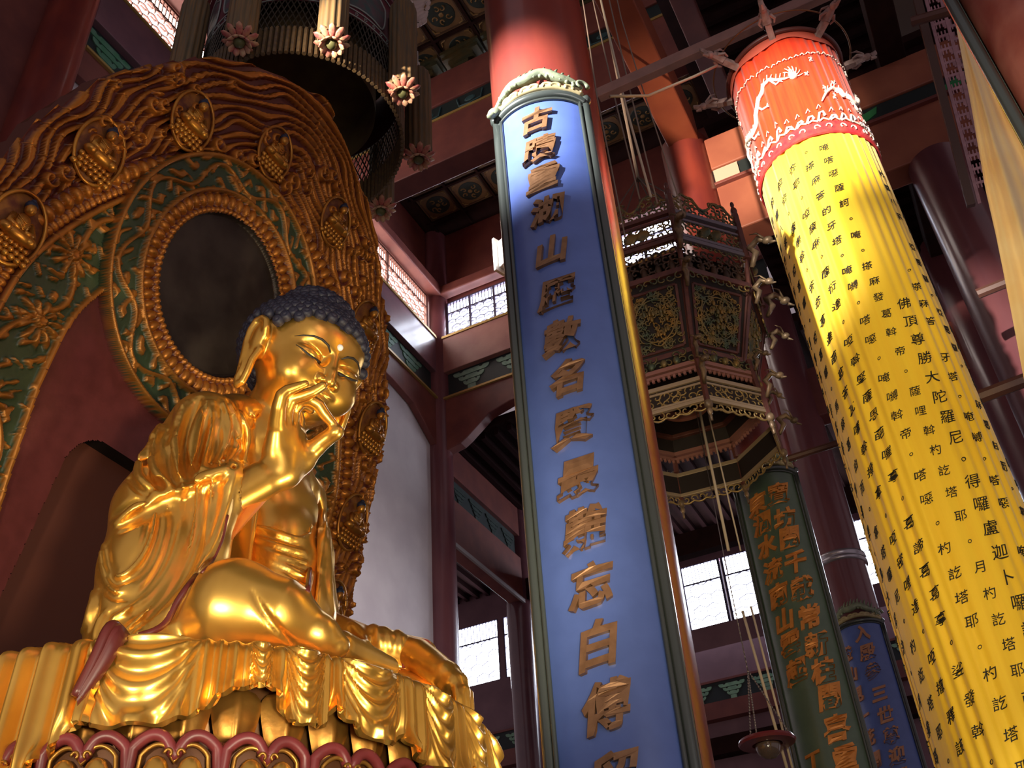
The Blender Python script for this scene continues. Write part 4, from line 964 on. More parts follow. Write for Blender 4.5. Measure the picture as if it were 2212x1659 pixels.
# ================= golden seated statue (volume sculpt) =================
class Vol:
    def __init__(s,lo,hi,h):
        s.lo=np.array(lo,float); s.h=h; s.n=np.ceil((np.array(hi)-s.lo)/h).astype(int)+1
        s.F=np.full(s.n,9.,np.float32); s.ax=[s.lo[i]+h*np.arange(s.n[i]) for i in range(3)]
    def reg(s,lo,hi):
        a=np.maximum(0,np.floor((np.array(lo)-s.lo)/s.h).astype(int)); b=np.minimum(s.n,np.ceil((np.array(hi)-s.lo)/s.h).astype(int)+1)
        return a,b
    def app(s,fn,lo,hi,k,op):
        a,b=s.reg(lo,hi)
        if np.any(b<=a): return s
        X,Y,Z=np.meshgrid(s.ax[0][a[0]:b[0]],s.ax[1][a[1]:b[1]],s.ax[2][a[2]:b[2]],indexing='ij',sparse=True)
        d=fn(X,Y,Z); sl=(slice(a[0],b[0]),slice(a[1],b[1]),slice(a[2],b[2])); F=s.F[sl]
        if op=='u': hh=np.maximum(k-np.abs(F-d),0)/k; s.F[sl]=np.minimum(F,d)-hh*hh*k*.25
        elif op=='s': d=-d; hh=np.maximum(k-np.abs(F-d),0)/k; s.F[sl]=np.maximum(F,d)+hh*hh*k*.25
        elif op=='add': s.F[sl]=F+d
        return s
    def cone(s,a,b,r1,r2,k=.05,op='u'):
        a=np.array(a,float);b=np.array(b,float);m=max(r1,r2)+k*1.2+2*s.h; ba=b-a; L=float(ba@ba)+1e-12
        def fn(X,Y,Z):
            px,py,pz=X-a[0],Y-a[1],Z-a[2]; t=np.clip((px*ba[0]+py*ba[1]+pz*ba[2])/L,0,1)
            return np.sqrt((px-t*ba[0])**2+(py-t*ba[1])**2+(pz-t*ba[2])**2)-(r1+(r2-r1)*t)
        return s.app(fn,np.minimum(a,b)-m,np.maximum(a,b)+m,k,op)
    def chain(s,P,R_,k=.04,op='u'):
        R_=np.broadcast_to(np.asarray(R_,float),(len(P),))
        P=np.array(P,float); m=R_.max()+k*1.2+2*s.h; lo,hi=P.min(0)-m,P.max(0)+m
        def fn(X,Y,Z):
            D_=None
            for i in range(len(P)-1):
                a=P[i]; ba=P[i+1]-a; L=float(ba@ba)+1e-12; px,py,pz=X-a[0],Y-a[1],Z-a[2]; t=np.clip((px*ba[0]+py*ba[1]+pz*ba[2])/L,0,1)
                d=np.sqrt((px-t*ba[0])**2+(py-t*ba[1])**2+(pz-t*ba[2])**2)-(R_[i]+(R_[i+1]-R_[i])*t); D_=d if D_ is None else np.minimum(D_,d)
            return D_
        return s.app(fn,lo,hi,k,op)
    def ell(s,c,r,M=None,k=.05,op='u'):
        c=np.array(c,float); r=np.array(r,float); m=r.max()+k*1.2+2*s.h
        def fn(X,Y,Z):
            px,py,pz=X-c[0],Y-c[1],Z-c[2]
            if M is not None: px,py,pz=[px*M[0][i]+py*M[1][i]+pz*M[2][i] for i in range(3)]
            k0=np.sqrt((px/r[0])**2+(py/r[1])**2+(pz/r[2])**2); k1=np.sqrt((px/r[0]**2)**2+(py/r[1]**2)**2+(pz/r[2]**2)**2)+1e-9
            return k0*(k0-1)/k1
        return s.app(fn,c-m,c+m,k,op)
    def sample(s,P):
        q=(np.asarray(P)-s.lo)/s.h; q=np.clip(q,0,s.n-1.001); i=q.astype(int); f=q-i; r=0
        for a in (0,1):
            for b in (0,1):
                for c in (0,1):
                    w=(f[...,0] if a else 1-f[...,0])*(f[...,1] if b else 1-f[...,1])*(f[...,2] if c else 1-f[...,2])
                    r=r+w*s.F[i[...,0]+a,i[...,1]+b,i[...,2]+c]
        return r
    def cast(s,px,py,t0=6.,t1=15.):
        d=np.array([(px-1106)/FPX,(py-829.5)/FPX,1.0])@CM; t=np.arange(t0,t1,s.h*.5); P=CAMP+t[:,None]*d
        ok=np.all((P>s.lo)&(P<s.lo+s.h*(s.n-1)),axis=1); v=np.where(ok,s.sample(P),9); i=np.argmax(v<0)
        return P[i] if v[i]<0 else None
    def ridge(s,pts,r,k=.05,op='u',n=22,sink=.0,ends=.25,t1=15.):
        pts=np.array(pts,float); q=np.concatenate([[0],np.cumsum(np.hypot(*np.diff(pts,axis=0).T))]); u=np.linspace(0,q[-1],n)
        # smooth interpolation through the traced points
        X=np.interp(u,q,pts[:,0]); Y=np.interp(u,q,pts[:,1])
        for _ in range(2): X[1:-1]=(X[:-2]+2*X[1:-1]+X[2:])/4; Y[1:-1]=(Y[:-2]+2*Y[1:-1]+Y[2:])/4
        H=[s.cast(x,y,t1=t1) for x,y in zip(X,Y)]; H=[(i,p) for i,p in enumerate(H) if p is not None]
        if len(H)<3: return s
        P=np.array([p for _,p in H]); I=np.array([i for i,_ in H]); 
        for _ in range(6): P[1:-1]=(P[:-2]+2*P[1:-1]+P[2:])/4
        rr=r*(ends+(1-ends)*np.sin(PI*(I+.5)/n)**.7)
        vd=P-CAMP; vd/=np.linalg.norm(vd,axis=1)[:,None]
        return s.chain(P+vd*sink,rr,k,op)
    def mesh(s):
        F=s.F; S=F<0; n=s.n
        # surface nets
        cs=[F[a:n[0]-1+a,b:n[1]-1+b,c:n[2]-1+c] for a in (0,1) for b in (0,1) for c in (0,1)]
        cnt=sum((c<0).astype(np.int8) for c in cs); act=(cnt>0)&(cnt<8); I=np.argwhere(act); vid=np.full(act.shape,-1,np.int64); vid[act]=np.arange(len(I))
        val=np.stack([c[act] for c in cs],1).astype(np.float64); off=np.array([(a,b,c) for a in (0,1) for b in (0,1) for c in (0,1)],float)
        acc=np.zeros((len(I),3)); w=np.zeros(len(I))
        for e0 in range(8):
            for ax in range(3):
                bit=(4,2,1)[ax]
                if e0&bit: continue
                e1=e0|bit; v0,v1=val[:,e0],val[:,e1]; m_=(v0<0)!=(v1<0); t=np.where(m_,v0/(v0-v1+1e-20),0)
                acc+=np.where(m_[:,None],off[e0]+(off[e1]-off[e0])*t[:,None],0); w+=m_
        V=s.lo+s.h*(I+acc/w[:,None]); Q=[]
        for ax in range(3):
            sl0=[slice(0,n[i]) for i in range(3)]; sl1=list(sl0); sl0[ax]=slice(0,n[ax]-1); sl1[ax]=slice(1,n[ax])
            A,B=S[tuple(sl0)],S[tuple(sl1)]; E=np.argwhere(A!=B); o1,o2=[i for i in range(3) if i!=ax]
            ok=(E[:,o1]>0)&(E[:,o2]>0)&(E[:,o1]<n[o1]-1)&(E[:,o2]<n[o2]-1); E=E[ok]; ins=A[tuple(E.T)]
            def g(d1,d2): G=E.copy(); G[:,o1]+=d1; G[:,o2]+=d2; return vid[tuple(G.T)]
            q=np.stack([g(-1,-1),g(0,-1),g(0,0),g(-1,0)],1)
            flip=(ins if ax!=1 else ~ins); q=np.where(flip[:,None],q,q[:,::-1]); Q.append(q)
        Q=np.concatenate(Q); Q=Q[(Q>=0).all(1)]; return V,Q
HQ=globals().get('HQ',1.0)
ts=thing('golden_statue','huge golden seated statue, right hand raised, dark blue curled hair, on a lotus throne','statue',(-6.4,7.8,4.5))
# ---- head frame ----
HS=1.48; Hc=np.array([-5.805,7.25,8.845]); dl,ps=R(24),R(-14); FS,LS=.80,1.17
hf_=np.array([math.cos(dl)*math.cos(ps),math.cos(dl)*math.sin(ps),-math.sin(dl)]); hl_=np.array([-math.sin(ps),math.cos(ps),0]); hu_=np.cross(hf_,hl_)
ro=R(-1); hl2=hl_*math.cos(ro)+hu_*math.sin(ro); hu2=hu_*math.cos(ro)-hl_*math.sin(ro); HM=np.stack([hf_,hl2,hu2],1)
def Hp(f,l,u): return Hc+HS*((f*FS if f>0 else f)*HM[:,0]+l*LS*HM[:,1]+u*HM[:,2])
SK=Vol((-7.4,5.7,5.0),(-4.2,8.9,10.1),.0165/HQ)
def K(px,py,t,r): return at(px,py,d=t),r*t/FPX
def KC(vol,A,B,k=.08,op='u'):
    a,ra=K(*A); b,rb=K(*B); vol.cone(a,b,ra,rb,k,op)
def HE(c,r,k=.05,op='u',M=HM): SK.ell(Hp(*c),np.array(r)*HS*np.array([.92,LS if r[1]>.05 else 1,1]),M,k*HS,op)
def HCn(a,b,r1,r2,k=.03,op='u'): SK.cone(Hp(*a),Hp(*b),r1*HS,r2*HS,k*HS,op)
def rotM(ax,an):
    c,s=math.cos(an),math.sin(an); Rm={'u':[[c,-s,0],[s,c,0],[0,0,1]],'l':[[c,0,s],[0,1,0],[-s,0,c]],'f':[[1,0,0],[0,c,-s],[0,s,c]]}[ax]; return HM@np.array(Rm)
# torso, neck
KC(SK,(560,960,11.2,80),(640,1065,11.5,52),.1); KC(SK,(560,1010,11.3,100),(590,1150,10.8,92),.1)
for q_ in ((640,1098,11.02,44),(583,1085,10.75,52)):
    a_,r_=K(*q_); SK.ell(a_,(r_*.9,r_*1.1,r_*.95),k=.14)
KC(SK,(592,1180,10.55,80),(600,1240,10.4,78),.15)
SK.cone(at(575,930,d=11.35),Hp(-.04,0,-.20),.36,.37,.12)
# cranium, face
HE((-.06,0,.10),(.43,.375,.40),.02); HE((.10,0,-.02),(.345,.335,.36),.06); HE((.11,0,-.20),(.295,.275,.24),.08); HE((.325,0,-.345),(.085,.11,.075),.10)
for s_ in (-1,1): HE((.29,.17*s_,-.15),(.15,.13,.14),.08)
HE((.30,0,.20),(.14,.26,.14),.1)
for s_ in (-1,1):
    HE((.475,.15*s_,.035),(.075,.115,.050),.05,'s'); HE((.45,.075*s_,.0),(.05,.035,.05),.05,'s')
    HE((.335,.155*s_,.005),(.095,.105,.058),.022)
    HCn((.415,.05*s_,.075),(.385,.16*s_,.115),.016,.018,.03); HCn((.385,.16*s_,.115),(.30,.27*s_,.09),.018,.008,.03)
    q=[(.452-.9*(abs(x)-.15)**2*1.2-.012,x*s_,z) for x,z in ((.07,-.012),(.10,-.022),(.14,-.025),(.18,-.018),(.22,-.004),(.245,.008))]
    for a,b in zip(q[:-1],q[1:]): HCn(a,b,.008,.008,.008,'s')
HCn((.43,0,.10),(.505,0,-.08),.022,.036,.03); HCn((.505,0,-.08),(.52,0,-.145),.036,.047,.02)
for s_ in (-1,1):
    HE((.47,.06*s_,-.150),(.05,.036,.036),.014); HE((.48,.028*s_,-.186),(.014,.014,.012),.008,'s')
    HE((.43,.045*s_,-.237),(.045,.060,.022),.012); HE((.405,.105*s_,-.228),(.025,.02,.018),.02,'s')
HE((.425,0,-.276),(.046,.070,.030),.012); HCn((.472,-.09,-.254),(.472,.09,-.254),.007,.007,.008,'s'); HE((.43,0,-.195),(.02,.014,.03),.015,'s'); HE((.41,0,-.305),(.025,.06,.018),.03,'s')
# long ears
for s_ in (-1,1):
    l=(.385 if s_<0 else .355)*s_; hx=[(a+.06,b) for a,b in [(.035,.03),(.045,.09),(.015,.145),(-.045,.165),(-.10,.14),(-.125,.07),(-.12,-.02),(-.095,-.12),(-.075,-.22),(-.06,-.32),(-.03,-.375),(.015,-.35),(.03,-.27),(.03,-.17),(.035,-.08)]]
    HE((.03,l*1.0,.02),(.095,.05,.155),.02); HE((.02,l*.94,.0),(.10,.06,.14),.02); HE((.02,l*1.0,-.22),(.06,.045,.16),.03)
    P=[Hp(f+.03,l*(1.08-.45*f*.9)+(-.02*s_ if i in (0,14) else 0),u) for i,(f,u) in enumerate(hx)]; SK.chain(P,.027*HS,.014*HS)
    SK.chain([Hp(.0,l*1.05,.07),Hp(-.04,l*1.06,.09),Hp(-.075,l*1.06,.05),Hp(-.07,l*1.06,-.04),Hp(-.04,l*1.06,-.12)],.015*HS,.01*HS)
    HE((-.0,l*1.19,.0),(.035,.035,.06),.02,'s'); HE((.02,l*1.17,-.24),(.014,.03,.08),.02,'s')
    HE((.03,l*1.0,-.055),(.022,.03,.03),.015)
# neck creases
for dz,rr in ((.0,.47),(.16,.44)):
    P=[np.array([-6.02+.1*dz,7.28,7.93+dz])+np.array([math.cos(a)*rr*.9,math.sin(a)*rr*.9,-.16*math.cos(a)]) for a in np.linspace(-2,1.6,16)]; SK.chain(P,.02,.03,'s')
# right forearm and raised hand: joints placed from the photo, px/py in a 3.07x crop plus a depth
def hp(x,y,t): return at(480+x/3.071,560+y/3.071,d=t)
wr=hp(395,1405,9.86)
SK.chain([at(440,1110,d=9.35),at(490,1080,d=9.5),hp(250,1475,9.72),wr],[.16,.185,.185,.155],.06)
SK.chain([wr,hp(410,1300,9.92),hp(405,1130,9.92)],[.165,.175,.12],.08)
SK.chain([wr,hp(350,1270,9.82),hp(370,1090,9.80)],[.14,.12,.085],.08)
SK.chain([hp(420,1330,9.95),hp(450,1150,10.0)],[.15,.11],.08)
SK.chain([hp(430,1400,9.95),hp(530,1330,10.02),hp(560,1280,10.06)],[.15,.13,.09],.08)
SK.chain([hp(470,1300,10.0),hp(500,1180,10.08)],[.10,.09],.06)
TH_=[hp(520,1350,10.02),hp(600,1270,10.05),hp(655,1220,10.05),hp(745,1150,10.03)]; SK.chain(TH_,[.115,.095,.085,.075],.035)
SK.ell(hp(752,1148,10.02),(.085,.075,.075),k=.03)
SK.chain([hp(362,1100,9.78),hp(375,985,9.74),hp(395,905,9.74),hp(430,872,9.76),hp(490,850,9.78),hp(553,826,9.80)],[.082,.070,.064,.056,.048,.036],.018)
SK.chain([hp(410,1110,9.88),hp(428,1000,9.86),hp(455,925,9.86),hp(530,905,9.88),hp(600,880,9.90),hp(668,840,9.92)],[.082,.066,.066,.060,.054,.044],.018)
SK.chain([hp(455,1120,9.98),hp(470,1000,9.97),hp(520,935,9.97),hp(585,935,9.98),hp(640,968,10.0),hp(672,1020,10.01),hp(738,1098,10.02)],[.082,.066,.068,.062,.060,.058,.046],.018)
SK.chain([hp(495,1150,10.1),hp(510,1070,10.14),hp(495,1005,10.16),hp(545,975,10.18),hp(590,1000,10.2)],[.075,.060,.058,.052,.04],.018)
SKV,SKQ=SK.mesh()
# left hand resting over the knee
LH=Vol((-5.6,6.9,4.0),(-3.7,9.6,6.2),.0165/HQ)
def lp(x,y,t): return at(850+x/4.376,1280+y/4.376,d=t)
LH.chain([lp(60,560,10.15),lp(230,600,10.0),lp(390,705,9.75),lp(500,790,9.52)],[.17,.165,.145,.135],.06)
LH.chain([lp(500,790,9.52),lp(585,870,9.38),lp(640,945,9.28)],[.13,.125,.085],.04)
LH.chain([lp(430,770,9.6),lp(462,860,9.45),lp(495,925,9.36),lp(535,965,9.3)],[.085,.066,.054,.042],.02)
for i,(x0,y0,x1,y1,x2,y2,t) in enumerate(((600,905,612,1010,598,1165,9.22),(635,930,650,1060,645,1195,9.2),(672,940,690,1090,695,1260,9.22),(705,960,722,1080,735,1240,9.28))):
    LH.chain([lp(x0,y0,t+.05),lp((x0+x1)/2,(y0+y1)/2-8,t),lp(x1,y1,t-.04),lp((x1+x2)/2,(y1+y2)/2,t-.08),lp(x2,y2,t-.08)],[.050,.046,.042,.038,.030],.006)
LV,LQ=LH.mesh(); 
def join(*a):
    V=np.concatenate([v for v,_ in a]); o=0; Q=[]
    for v,q in a: Q.append(q+o); o+=len(v)
    return V,np.concatenate(Q)
V_,Q_=join((SKV,SKQ),(LV,LQ))
mesh_np('body',V_,Q_,GOLD,ts)
# ---- hair: tight curls over the skull and the low crown bump ----
HAIRM=mat('curl_blue_black',(.018,.02,.042),.5,0,(.03,.03,.05),8,.1,30)
hb=MB(); cnt=0
hv=Vol(Hc-1.1,Hc+1.2,.03)
hv.ell(Hp(-.07,0,.125),np.array((.475,.385*LS,.40))*HS,HM,.02).ell(Hp(-.07,0,.49),np.array((.22,.24,.13))*HS,HM,.12)
def in_hair(f,l,u):
    if abs(l)>.27 and -.12<f<.15 and u<.20: return False
    if f>.05:
        lim=.285-.30*max(0,abs(l)-.10)**1.15*1.6-.02*(abs(l)<.05)
        if abs(l)>.27: lim=.10
        return u>lim and not (f>.20 and u<.20)
    if f>-.10: return u>-.0 or abs(l)<.3
    return u>-.30
mv,mq=hv.mesh(); loc=((mv-Hc)/HS)@HM; loc[:,1]/=LS; loc[:,0]=np.where(loc[:,0]>0,loc[:,0]/FS,loc[:,0])
keep=np.array([in_hair(*p) for p in loc]); kq=mq[keep[mq].all(1)]; us,inv=np.unique(kq,return_inverse=True)
cap=mv[us]
N=620; ga=PI*(3-math.sqrt(5)); cen=Hp(-.07,0,.15)
for i in range(N):
    z=1-2*(i+.5)/N; r=math.sqrt(1-z*z); a=i*ga; d=HM@np.array([math.cos(a)*r,math.sin(a)*r,z])
    tt=np.arange(.2,1.3,.01); P=cen+tt[:,None]*d; v=hv.sample(P); k=np.argmax(v>0); p=P[k]
    f,l,u=HM.T@((p-Hc)/HS); l/=LS; f=f/FS if f>0 else f
    if not in_hair(f,l,u-.01): continue
    eps=.03; n_=np.array([float(hv.sample(p+e)-hv.sample(p-e)) for e in np.eye(3)*eps]); n_/=np.linalg.norm(n_)+1e-9
    q=Vector((0,0,1)).rotation_difference(Vector(n_)).to_matrix(); rr=.064*HS*.62
    Pp=[[(rr*m_*math.cos(b),rr*m_*math.sin(b),hh*.8) for m_,hh in ((1.0,-.03),(1.12,.015),(1.05,.045),(.85,.068),(.60,.080),(.55,.076),(.42,.088),(.2,.094),(0,.095))] for b in np.linspace(0,2*PI,12,endpoint=False)]
    hb.grid(np.array(Pp)@np.array(q).T+p,cu=True)
hb.v.append(cap); hb.f.extend([tuple(int(x)+hb.n for x in q) for q in inv.reshape(-1,4)]); hb.n+=len(cap)
hb.build('curled_hair',HAIRM,ts,smooth=True)
# ---- painted brows, eye lines, urna ----
LINE=mat('painted_line_dark',(.03,.025,.02),.5)
def face_pt(l,u,off=.004):
    tt=np.arange(.62,.15,-.004); P=np.array([Hp(f,l,u) for f in tt]); v=SK.sample(P); k=np.argmax(v<0); return P[k]+HM[:,0]*off*HS
for s_ in (-1,1):
    pts=[face_pt(s_*x,u) for x,u in ((.045,.070),(.08,.105),(.13,.125),(.18,.125),(.23,.105),(.27,.08))]
    MB().tube(pts,[.009,.015,.016,.013,.009,.003],6).build('brow_line',LINE,ts,smooth=True)
    pts=[face_pt(s_*x,u,.003) for x,u in ((.065,-.018),(.095,-.026),(.14,-.028),(.18,-.020),(.22,-.004),(.255,.014))]
    MB().tube(pts,[.014,.024,.025,.019,.012,.004],6).build('eye_slit',LINE,ts,smooth=True)
o=MB().ball(face_pt(0,.135,.0),.038,14,10).build('urna_crystal',mat('crystal',(.85,.8,.75),.08,.0,coat=1,emit=((1,.9,.8),.15)),ts,smooth=True)  # slight glow added to the crystal as a painted-in glint
# ---- robe ----
RB=Vol((-7.6,4.6,4.5),(-3.9,9.9,8.45),.019/HQ)
KC(RB,(444,925,10.6,80),(345,1110,9.5,97),.12); KC(RB,(345,1110,9.5,97),(318,1230,9.0,98),.1); KC(RB,(318,1230,9.0,98),(300,1340,8.6,104),.1); KC(RB,(300,1340,8.6,104),(285,1450,8.2,112),.1)
KC(RB,(350,1105,9.45,84),(488,1050,9.5,60),.10)
KC(RB,(478,1078,9.5,52),(425,1200,9.05,62),.12); KC(RB,(425,1200,9.05,62),(385,1310,8.7,72),.12); KC(RB,(385,1310,8.7,72),(330,1420,8.2,80),.12)
KC(RB,(505,940,11.1,90),(640,1082,11.85,58),.15)
KC(RB,(545,1010,11.2,112),(585,1180,10.7,122),.15); KC(RB,(585,1180,10.7,122),(600,1330,10.1,125),.15)
KC(RB,(645,1082,11.8,55),(650,1200,11.5,66),.12); KC(RB,(650,1200,11.5,66),(672,1330,11.0,60),.12)
KC(RB,(690,1360,10.9,46),(820,1405,10.1,40),.08); KC(RB,(820,1405,10.1,44),(905,1420,10.12,42),.06)
KC(RB,(455,1345,8.5,86),(507,1318,8.4,102),.15); KC(RB,(507,1318,8.4,102),(600,1332,8.3,78),.15); KC(RB,(600,1332,8.3,78),(690,1374,8.3,44),.10); KC(RB,(690,1374,8.3,44),(728,1396,8.3,28),.06)
KC(RB,(735,1402,8.7,40),(838,1442,9.2,24),.06)
KC(RB,(590,1420,9.4,120),(780,1500,9.6,60),.1); KC(RB,(800,1475,9.7,44),(960,1520,9.9,44),.1)
# openings are cut along the visible edge of the cloth, only through the front layer
def cutpoly(vol,poly,t0,t1,lo,hi,k=.05):
    poly=np.array(poly,float)
    def fn(X,Y,Z):
        X,Y,Z=np.broadcast_arrays(X,Y,Z); Zc=Z-1.6
        cz=CM[2,0]*X+CM[2,1]*Y+CM[2,2]*Zc; U=1106+FPX*(CM[0,0]*X+CM[0,1]*Y+CM[0,2]*Zc)/cz; W=829.5+FPX*(CM[1,0]*X+CM[1,1]*Y+CM[1,2]*Zc)/cz
        d=np.full(U.shape,1e9); ins=np.zeros(U.shape,bool); n=len(poly)
        for i in range(n):
            a,b=poly[i],poly[(i+1)%n]; e=b-a; t=np.clip(((U-a[0])*e[0]+(W-a[1])*e[1])/(e@e),0,1); d=np.minimum(d,np.hypot(U-a[0]-t*e[0],W-a[1]-t*e[1]))
            cnd=((a[1]>W)!=(b[1]>W))&(U<(b[0]-a[0])*(W-a[1])/(b[1]-a[1]+1e-12)+a[0]); ins^=cnd
        d=np.where(ins,-d,d)*cz/FPX
        return np.maximum(d,np.maximum(t0-cz,cz-t1))
    return vol.app(fn,lo,hi,k,'s')
OPEN=[(556,895),(528,960),(548,1030),(560,1100),(548,1180),(540,1240),(600,1290),(660,1330),(680,1300),(686,1240),(698,1180),(700,1120),(684,1060),(655,1012),(620,930),(590,880)]
cutpoly(RB,OPEN,9.2,11.75,(-7.3,5.6,5.0),(-4.5,9.2,8.45),.06)
def Z3(L): return [(150+x/2.5525,800+y/2.5525) for x,y in L]
for L,r in (([(640,170),(600,250),(575,400),(590,520),(650,640)],.055),([(760,170),(720,260),(680,400),(668,520),(690,610)],.06),([(790,170),(800,300),(770,430),(740,560),(715,600)],.05),
  ([(850,180),(872,300),(835,450),(780,560)],.05),([(885,190),(925,330),(905,450),(860,520)],.05),([(560,220),(480,350),(448,480),(480,600),(560,655),(640,660)],.055),
  ([(500,300),(400,430),(362,560),(400,630),(520,665)],.045),([(940,230),(985,340),(990,440),(960,500)],.04),
  ([(262,845),(330,800),(420,740),(560,680),(700,615),(860,545)],.085),
  ([(190,930),(170,1060),(230,1170),(300,1150),(400,1050),(465,900),(480,720)],.055),([(170,960),(175,1120),(240,1260),(340,1240),(470,1090),(540,850),(545,700)],.06),
  ([(230,1370),(420,1270),(560,1060),(620,850),(625,660)],.06),([(300,1440),(500,1280),(640,1080),(700,850),(705,640)],.06),([(370,1450),(560,1300),(690,1110),(765,850),(790,600)],.055),
  ([(130,1200),(120,1300),(90,1400),(60,1470)],.05),([(190,1330),(160,1400),(130,1470)],.05)):
    low_=L[0][1]>600 and r<.08; r=r*.62 if low_ else r*1.1; go_=13 if low_ else 19
    RB.ridge(Z3(L),r,.03,sink=-.022,n=26); q_=np.array(Z3(L)); g_=np.gradient(q_,axis=0); g_/=np.linalg.norm(g_,axis=1)[:,None]
    for sd_ in (-1,1): RB.ridge(q_+sd_*np.stack([-g_[:,1],g_[:,0]],1)*go_,r*.75,.035,'s',sink=-.008,n=26)
for L,r in (([(905,560),(880,680),(845,800),(800,930),(745,1040),(690,1100)],.05),([(690,1110),(630,1190),(560,1300),(500,1390),(420,1450)],.045)): RB.ridge(Z3(L),r,.05,sink=0)
for L in ([(820,620),(790,800),(720,1000),(620,1170),(500,1320),(420,1420)],): RB.ridge(Z3(L),.04,.05,'s',sink=-.01)
a_,ra=K(905,1424,10.12,30); RB.cone(a_,K(935,1440,10.1,30)[0],ra,ra,.03,'s')
# grooves between the folds
# sleeve mouth: hollow cuff around the bare forearm
a_,ra=K(520,1055,9.55,50); b_,rb=K(470,1085,9.45,44); RB.cone(a_,b_,ra,rb,.03,'s')
for L in ([(610,200),(575,300),(540,430),(540,560),(600,650)],[(700,180),(655,300),(630,430),(640,560),(670,630)],[(450,330),(405,480),(430,600),(520,650)],[(640,720),(600,950),(500,1180),(350,1330)],[(740,680),(700,950),(600,1180),(430,1360)],[(560,760),(510,980),(400,1180),(280,1240)],[(815,250),(820,400),(780,520)],[(290,850),(400,790),(520,720),(620,680)]):
    RB.ridge(Z3(L),.052,.05,'s',sink=-.01)
# left lapel bead, sleeve rolls of the left arm, knee creases
RB.ridge(Z3([(1320,560),(1350,650),(1362,800),(1350,950),(1325,1100),(1315,1230)]),.05,.04,sink=.01)
for L in ([(1400,830),(1420,1000),(1425,1200),(1450,1330)],[(1385,700),(1395,900),(1380,1100)],[(1560,1395),(1600,1440),(1640,1500)],[(1650,1395),(1700,1440),(1720,1520)],[(1730,1420),(1765,1460),(1770,1530)],[(1800,1430),(1830,1480),(1820,1540)]):
    RB.ridge(Z3(L),.05,.05,sink=.01)
for L in ([(1010,1215),(1060,1320),(1150,1430),(1230,1510)],[(700,1130),(640,1230),(560,1380)]): RB.ridge(Z3(L),.02,.04,'s')
rv,rq=RB.mesh(); mesh_np('robe',rv,rq,GOLD,ts)
# inner garment across the belly
IG=Vol((-7.0,5.9,5.0),(-4.6,8.8,7.2),.022/HQ)
KC(IG,(592,1160,10.62,86),(603,1235,10.38,84),.1); KC(IG,(603,1235,10.38,84),(610,1320,10.1,84),.1); KC(IG,(640,1170,10.9,50),(655,1300,10.5,46),.1)
cutpoly(IG,[(400,900),(400,1125),(556,1134),(600,1150),(640,1164),(662,1160),(674,1120),(760,1080),(760,900)],9,12,(-7,5.9,5),(-4.6,8.8,7.2),.03)
for L in ([(1030,862),(1100,882),(1170,912),(1240,938),(1290,935),(1315,905)],[(1005,965),(1080,1000),(1150,1030),(1240,1055),(1305,1062)],[(1000,1045),(1090,1090),(1180,1145),(1250,1180),(1305,1195)],[(1020,925),(1100,955),(1200,990),(1300,1005)],[(1010,1005),(1100,1050),(1200,1095),(1300,1125)]): IG.ridge(Z3(L),.05,.035,sink=-.015)
iv,iq=IG.mesh(); mesh_np('inner_garment',iv,iq,GOLD,ts)
# red lining showing at the sleeve mouth and lapel
def strip(name,pts,r,m,vol,n=20,dz=0):
    pts=np.array(pts,float); q=np.concatenate([[0],np.cumsum(np.hypot(*np.diff(pts,axis=0).T))]); u=np.linspace(0,q[-1],n)
    P=[vol.cast(a,b) for a,b in zip(np.interp(u,q,pts[:,0]),np.interp(u,q,pts[:,1]))]; P=np.array([p for p in P if p is not None])
    if len(P)<3: return
    for _ in range(2): P[1:-1]=(P[:-2]+2*P[1:-1]+P[2:])/4
    return MB().tube(P,r,8).build(name,m,ts,smooth=True)
strip('lapel_lining',Z3([(1310,565),(1340,650),(1356,780),(1348,930),(1328,1080),(1312,1220)]),.022,REDL,RB)
strip('sleeve_lining',Z3([(870,800),(840,940),(785,1060),(730,1120)]),.016,REDL,RB)
strip('hem_lining',Z3([(700,1135),(640,1210),(580,1300),(530,1400),(470,1440),(380,1465)]),.03,REDL,RB)
strip('cuff_lining',[(930,1400),(926,1386),(905,1383),(888,1404),(873,1424),(872,1442)],.022,mat('cuff_red',(.30,.05,.04),.4),RB)
# orange inner sleeve between forearm and belly
ORL=mat('inner_sleeve_orange',(.58,.13,.02),.45,.2,(.62,.25,.03),2)
a,b,c,d=at(490,1115,d=9.35),at(585,1070,d=9.75),at(555,1130,d=9.8),at(462,1210,d=9.0)
e=at(450,1235,d=8.9)
P=[]
for v_ in np.linspace(0,1,14):
    L0=np.array(a)*(1-v_)+np.array(e)*v_; R0=np.array(b)*(1-v_)**1.5+np.array(d)*(1-(1-v_)**1.5)
    P.append([L0*(1-u_)+R0*u_+np.array([.06,.0,0])*math.sin(PI*u_) for u_ in np.linspace(0,1,10)])
mb=MB(); mb.grid(P); mb.grid(np.array(P)[:,::-1]+np.array([-.03,.02,0])); mb.build('inner_sleeve',ORL,ts,smooth=True,fixn=False)
# cuff at the right wrist and the left cuff
def cuff(name,c,axis,r,w,m):
    q=Vector((0,0,1)).rotation_difference(Vector(axis)).to_matrix(); P=[]
    for a_ in np.linspace(0,2*PI,40,endpoint=False):
        wv=1+.04*math.sin(a_*3)
        P.append([(rr*wv*math.cos(a_),rr*wv*math.sin(a_),z) for rr,z in ((r*.9,-w),(r,-.3*w),(r*1.12,.0),(r*1.10,.05),(r*1.0,.03),(r*.93,-.4*w))])
    MB().grid(np.array(P)@np.array(q).T+np.array(c),cu=True).build(name,m,ts,smooth=True)
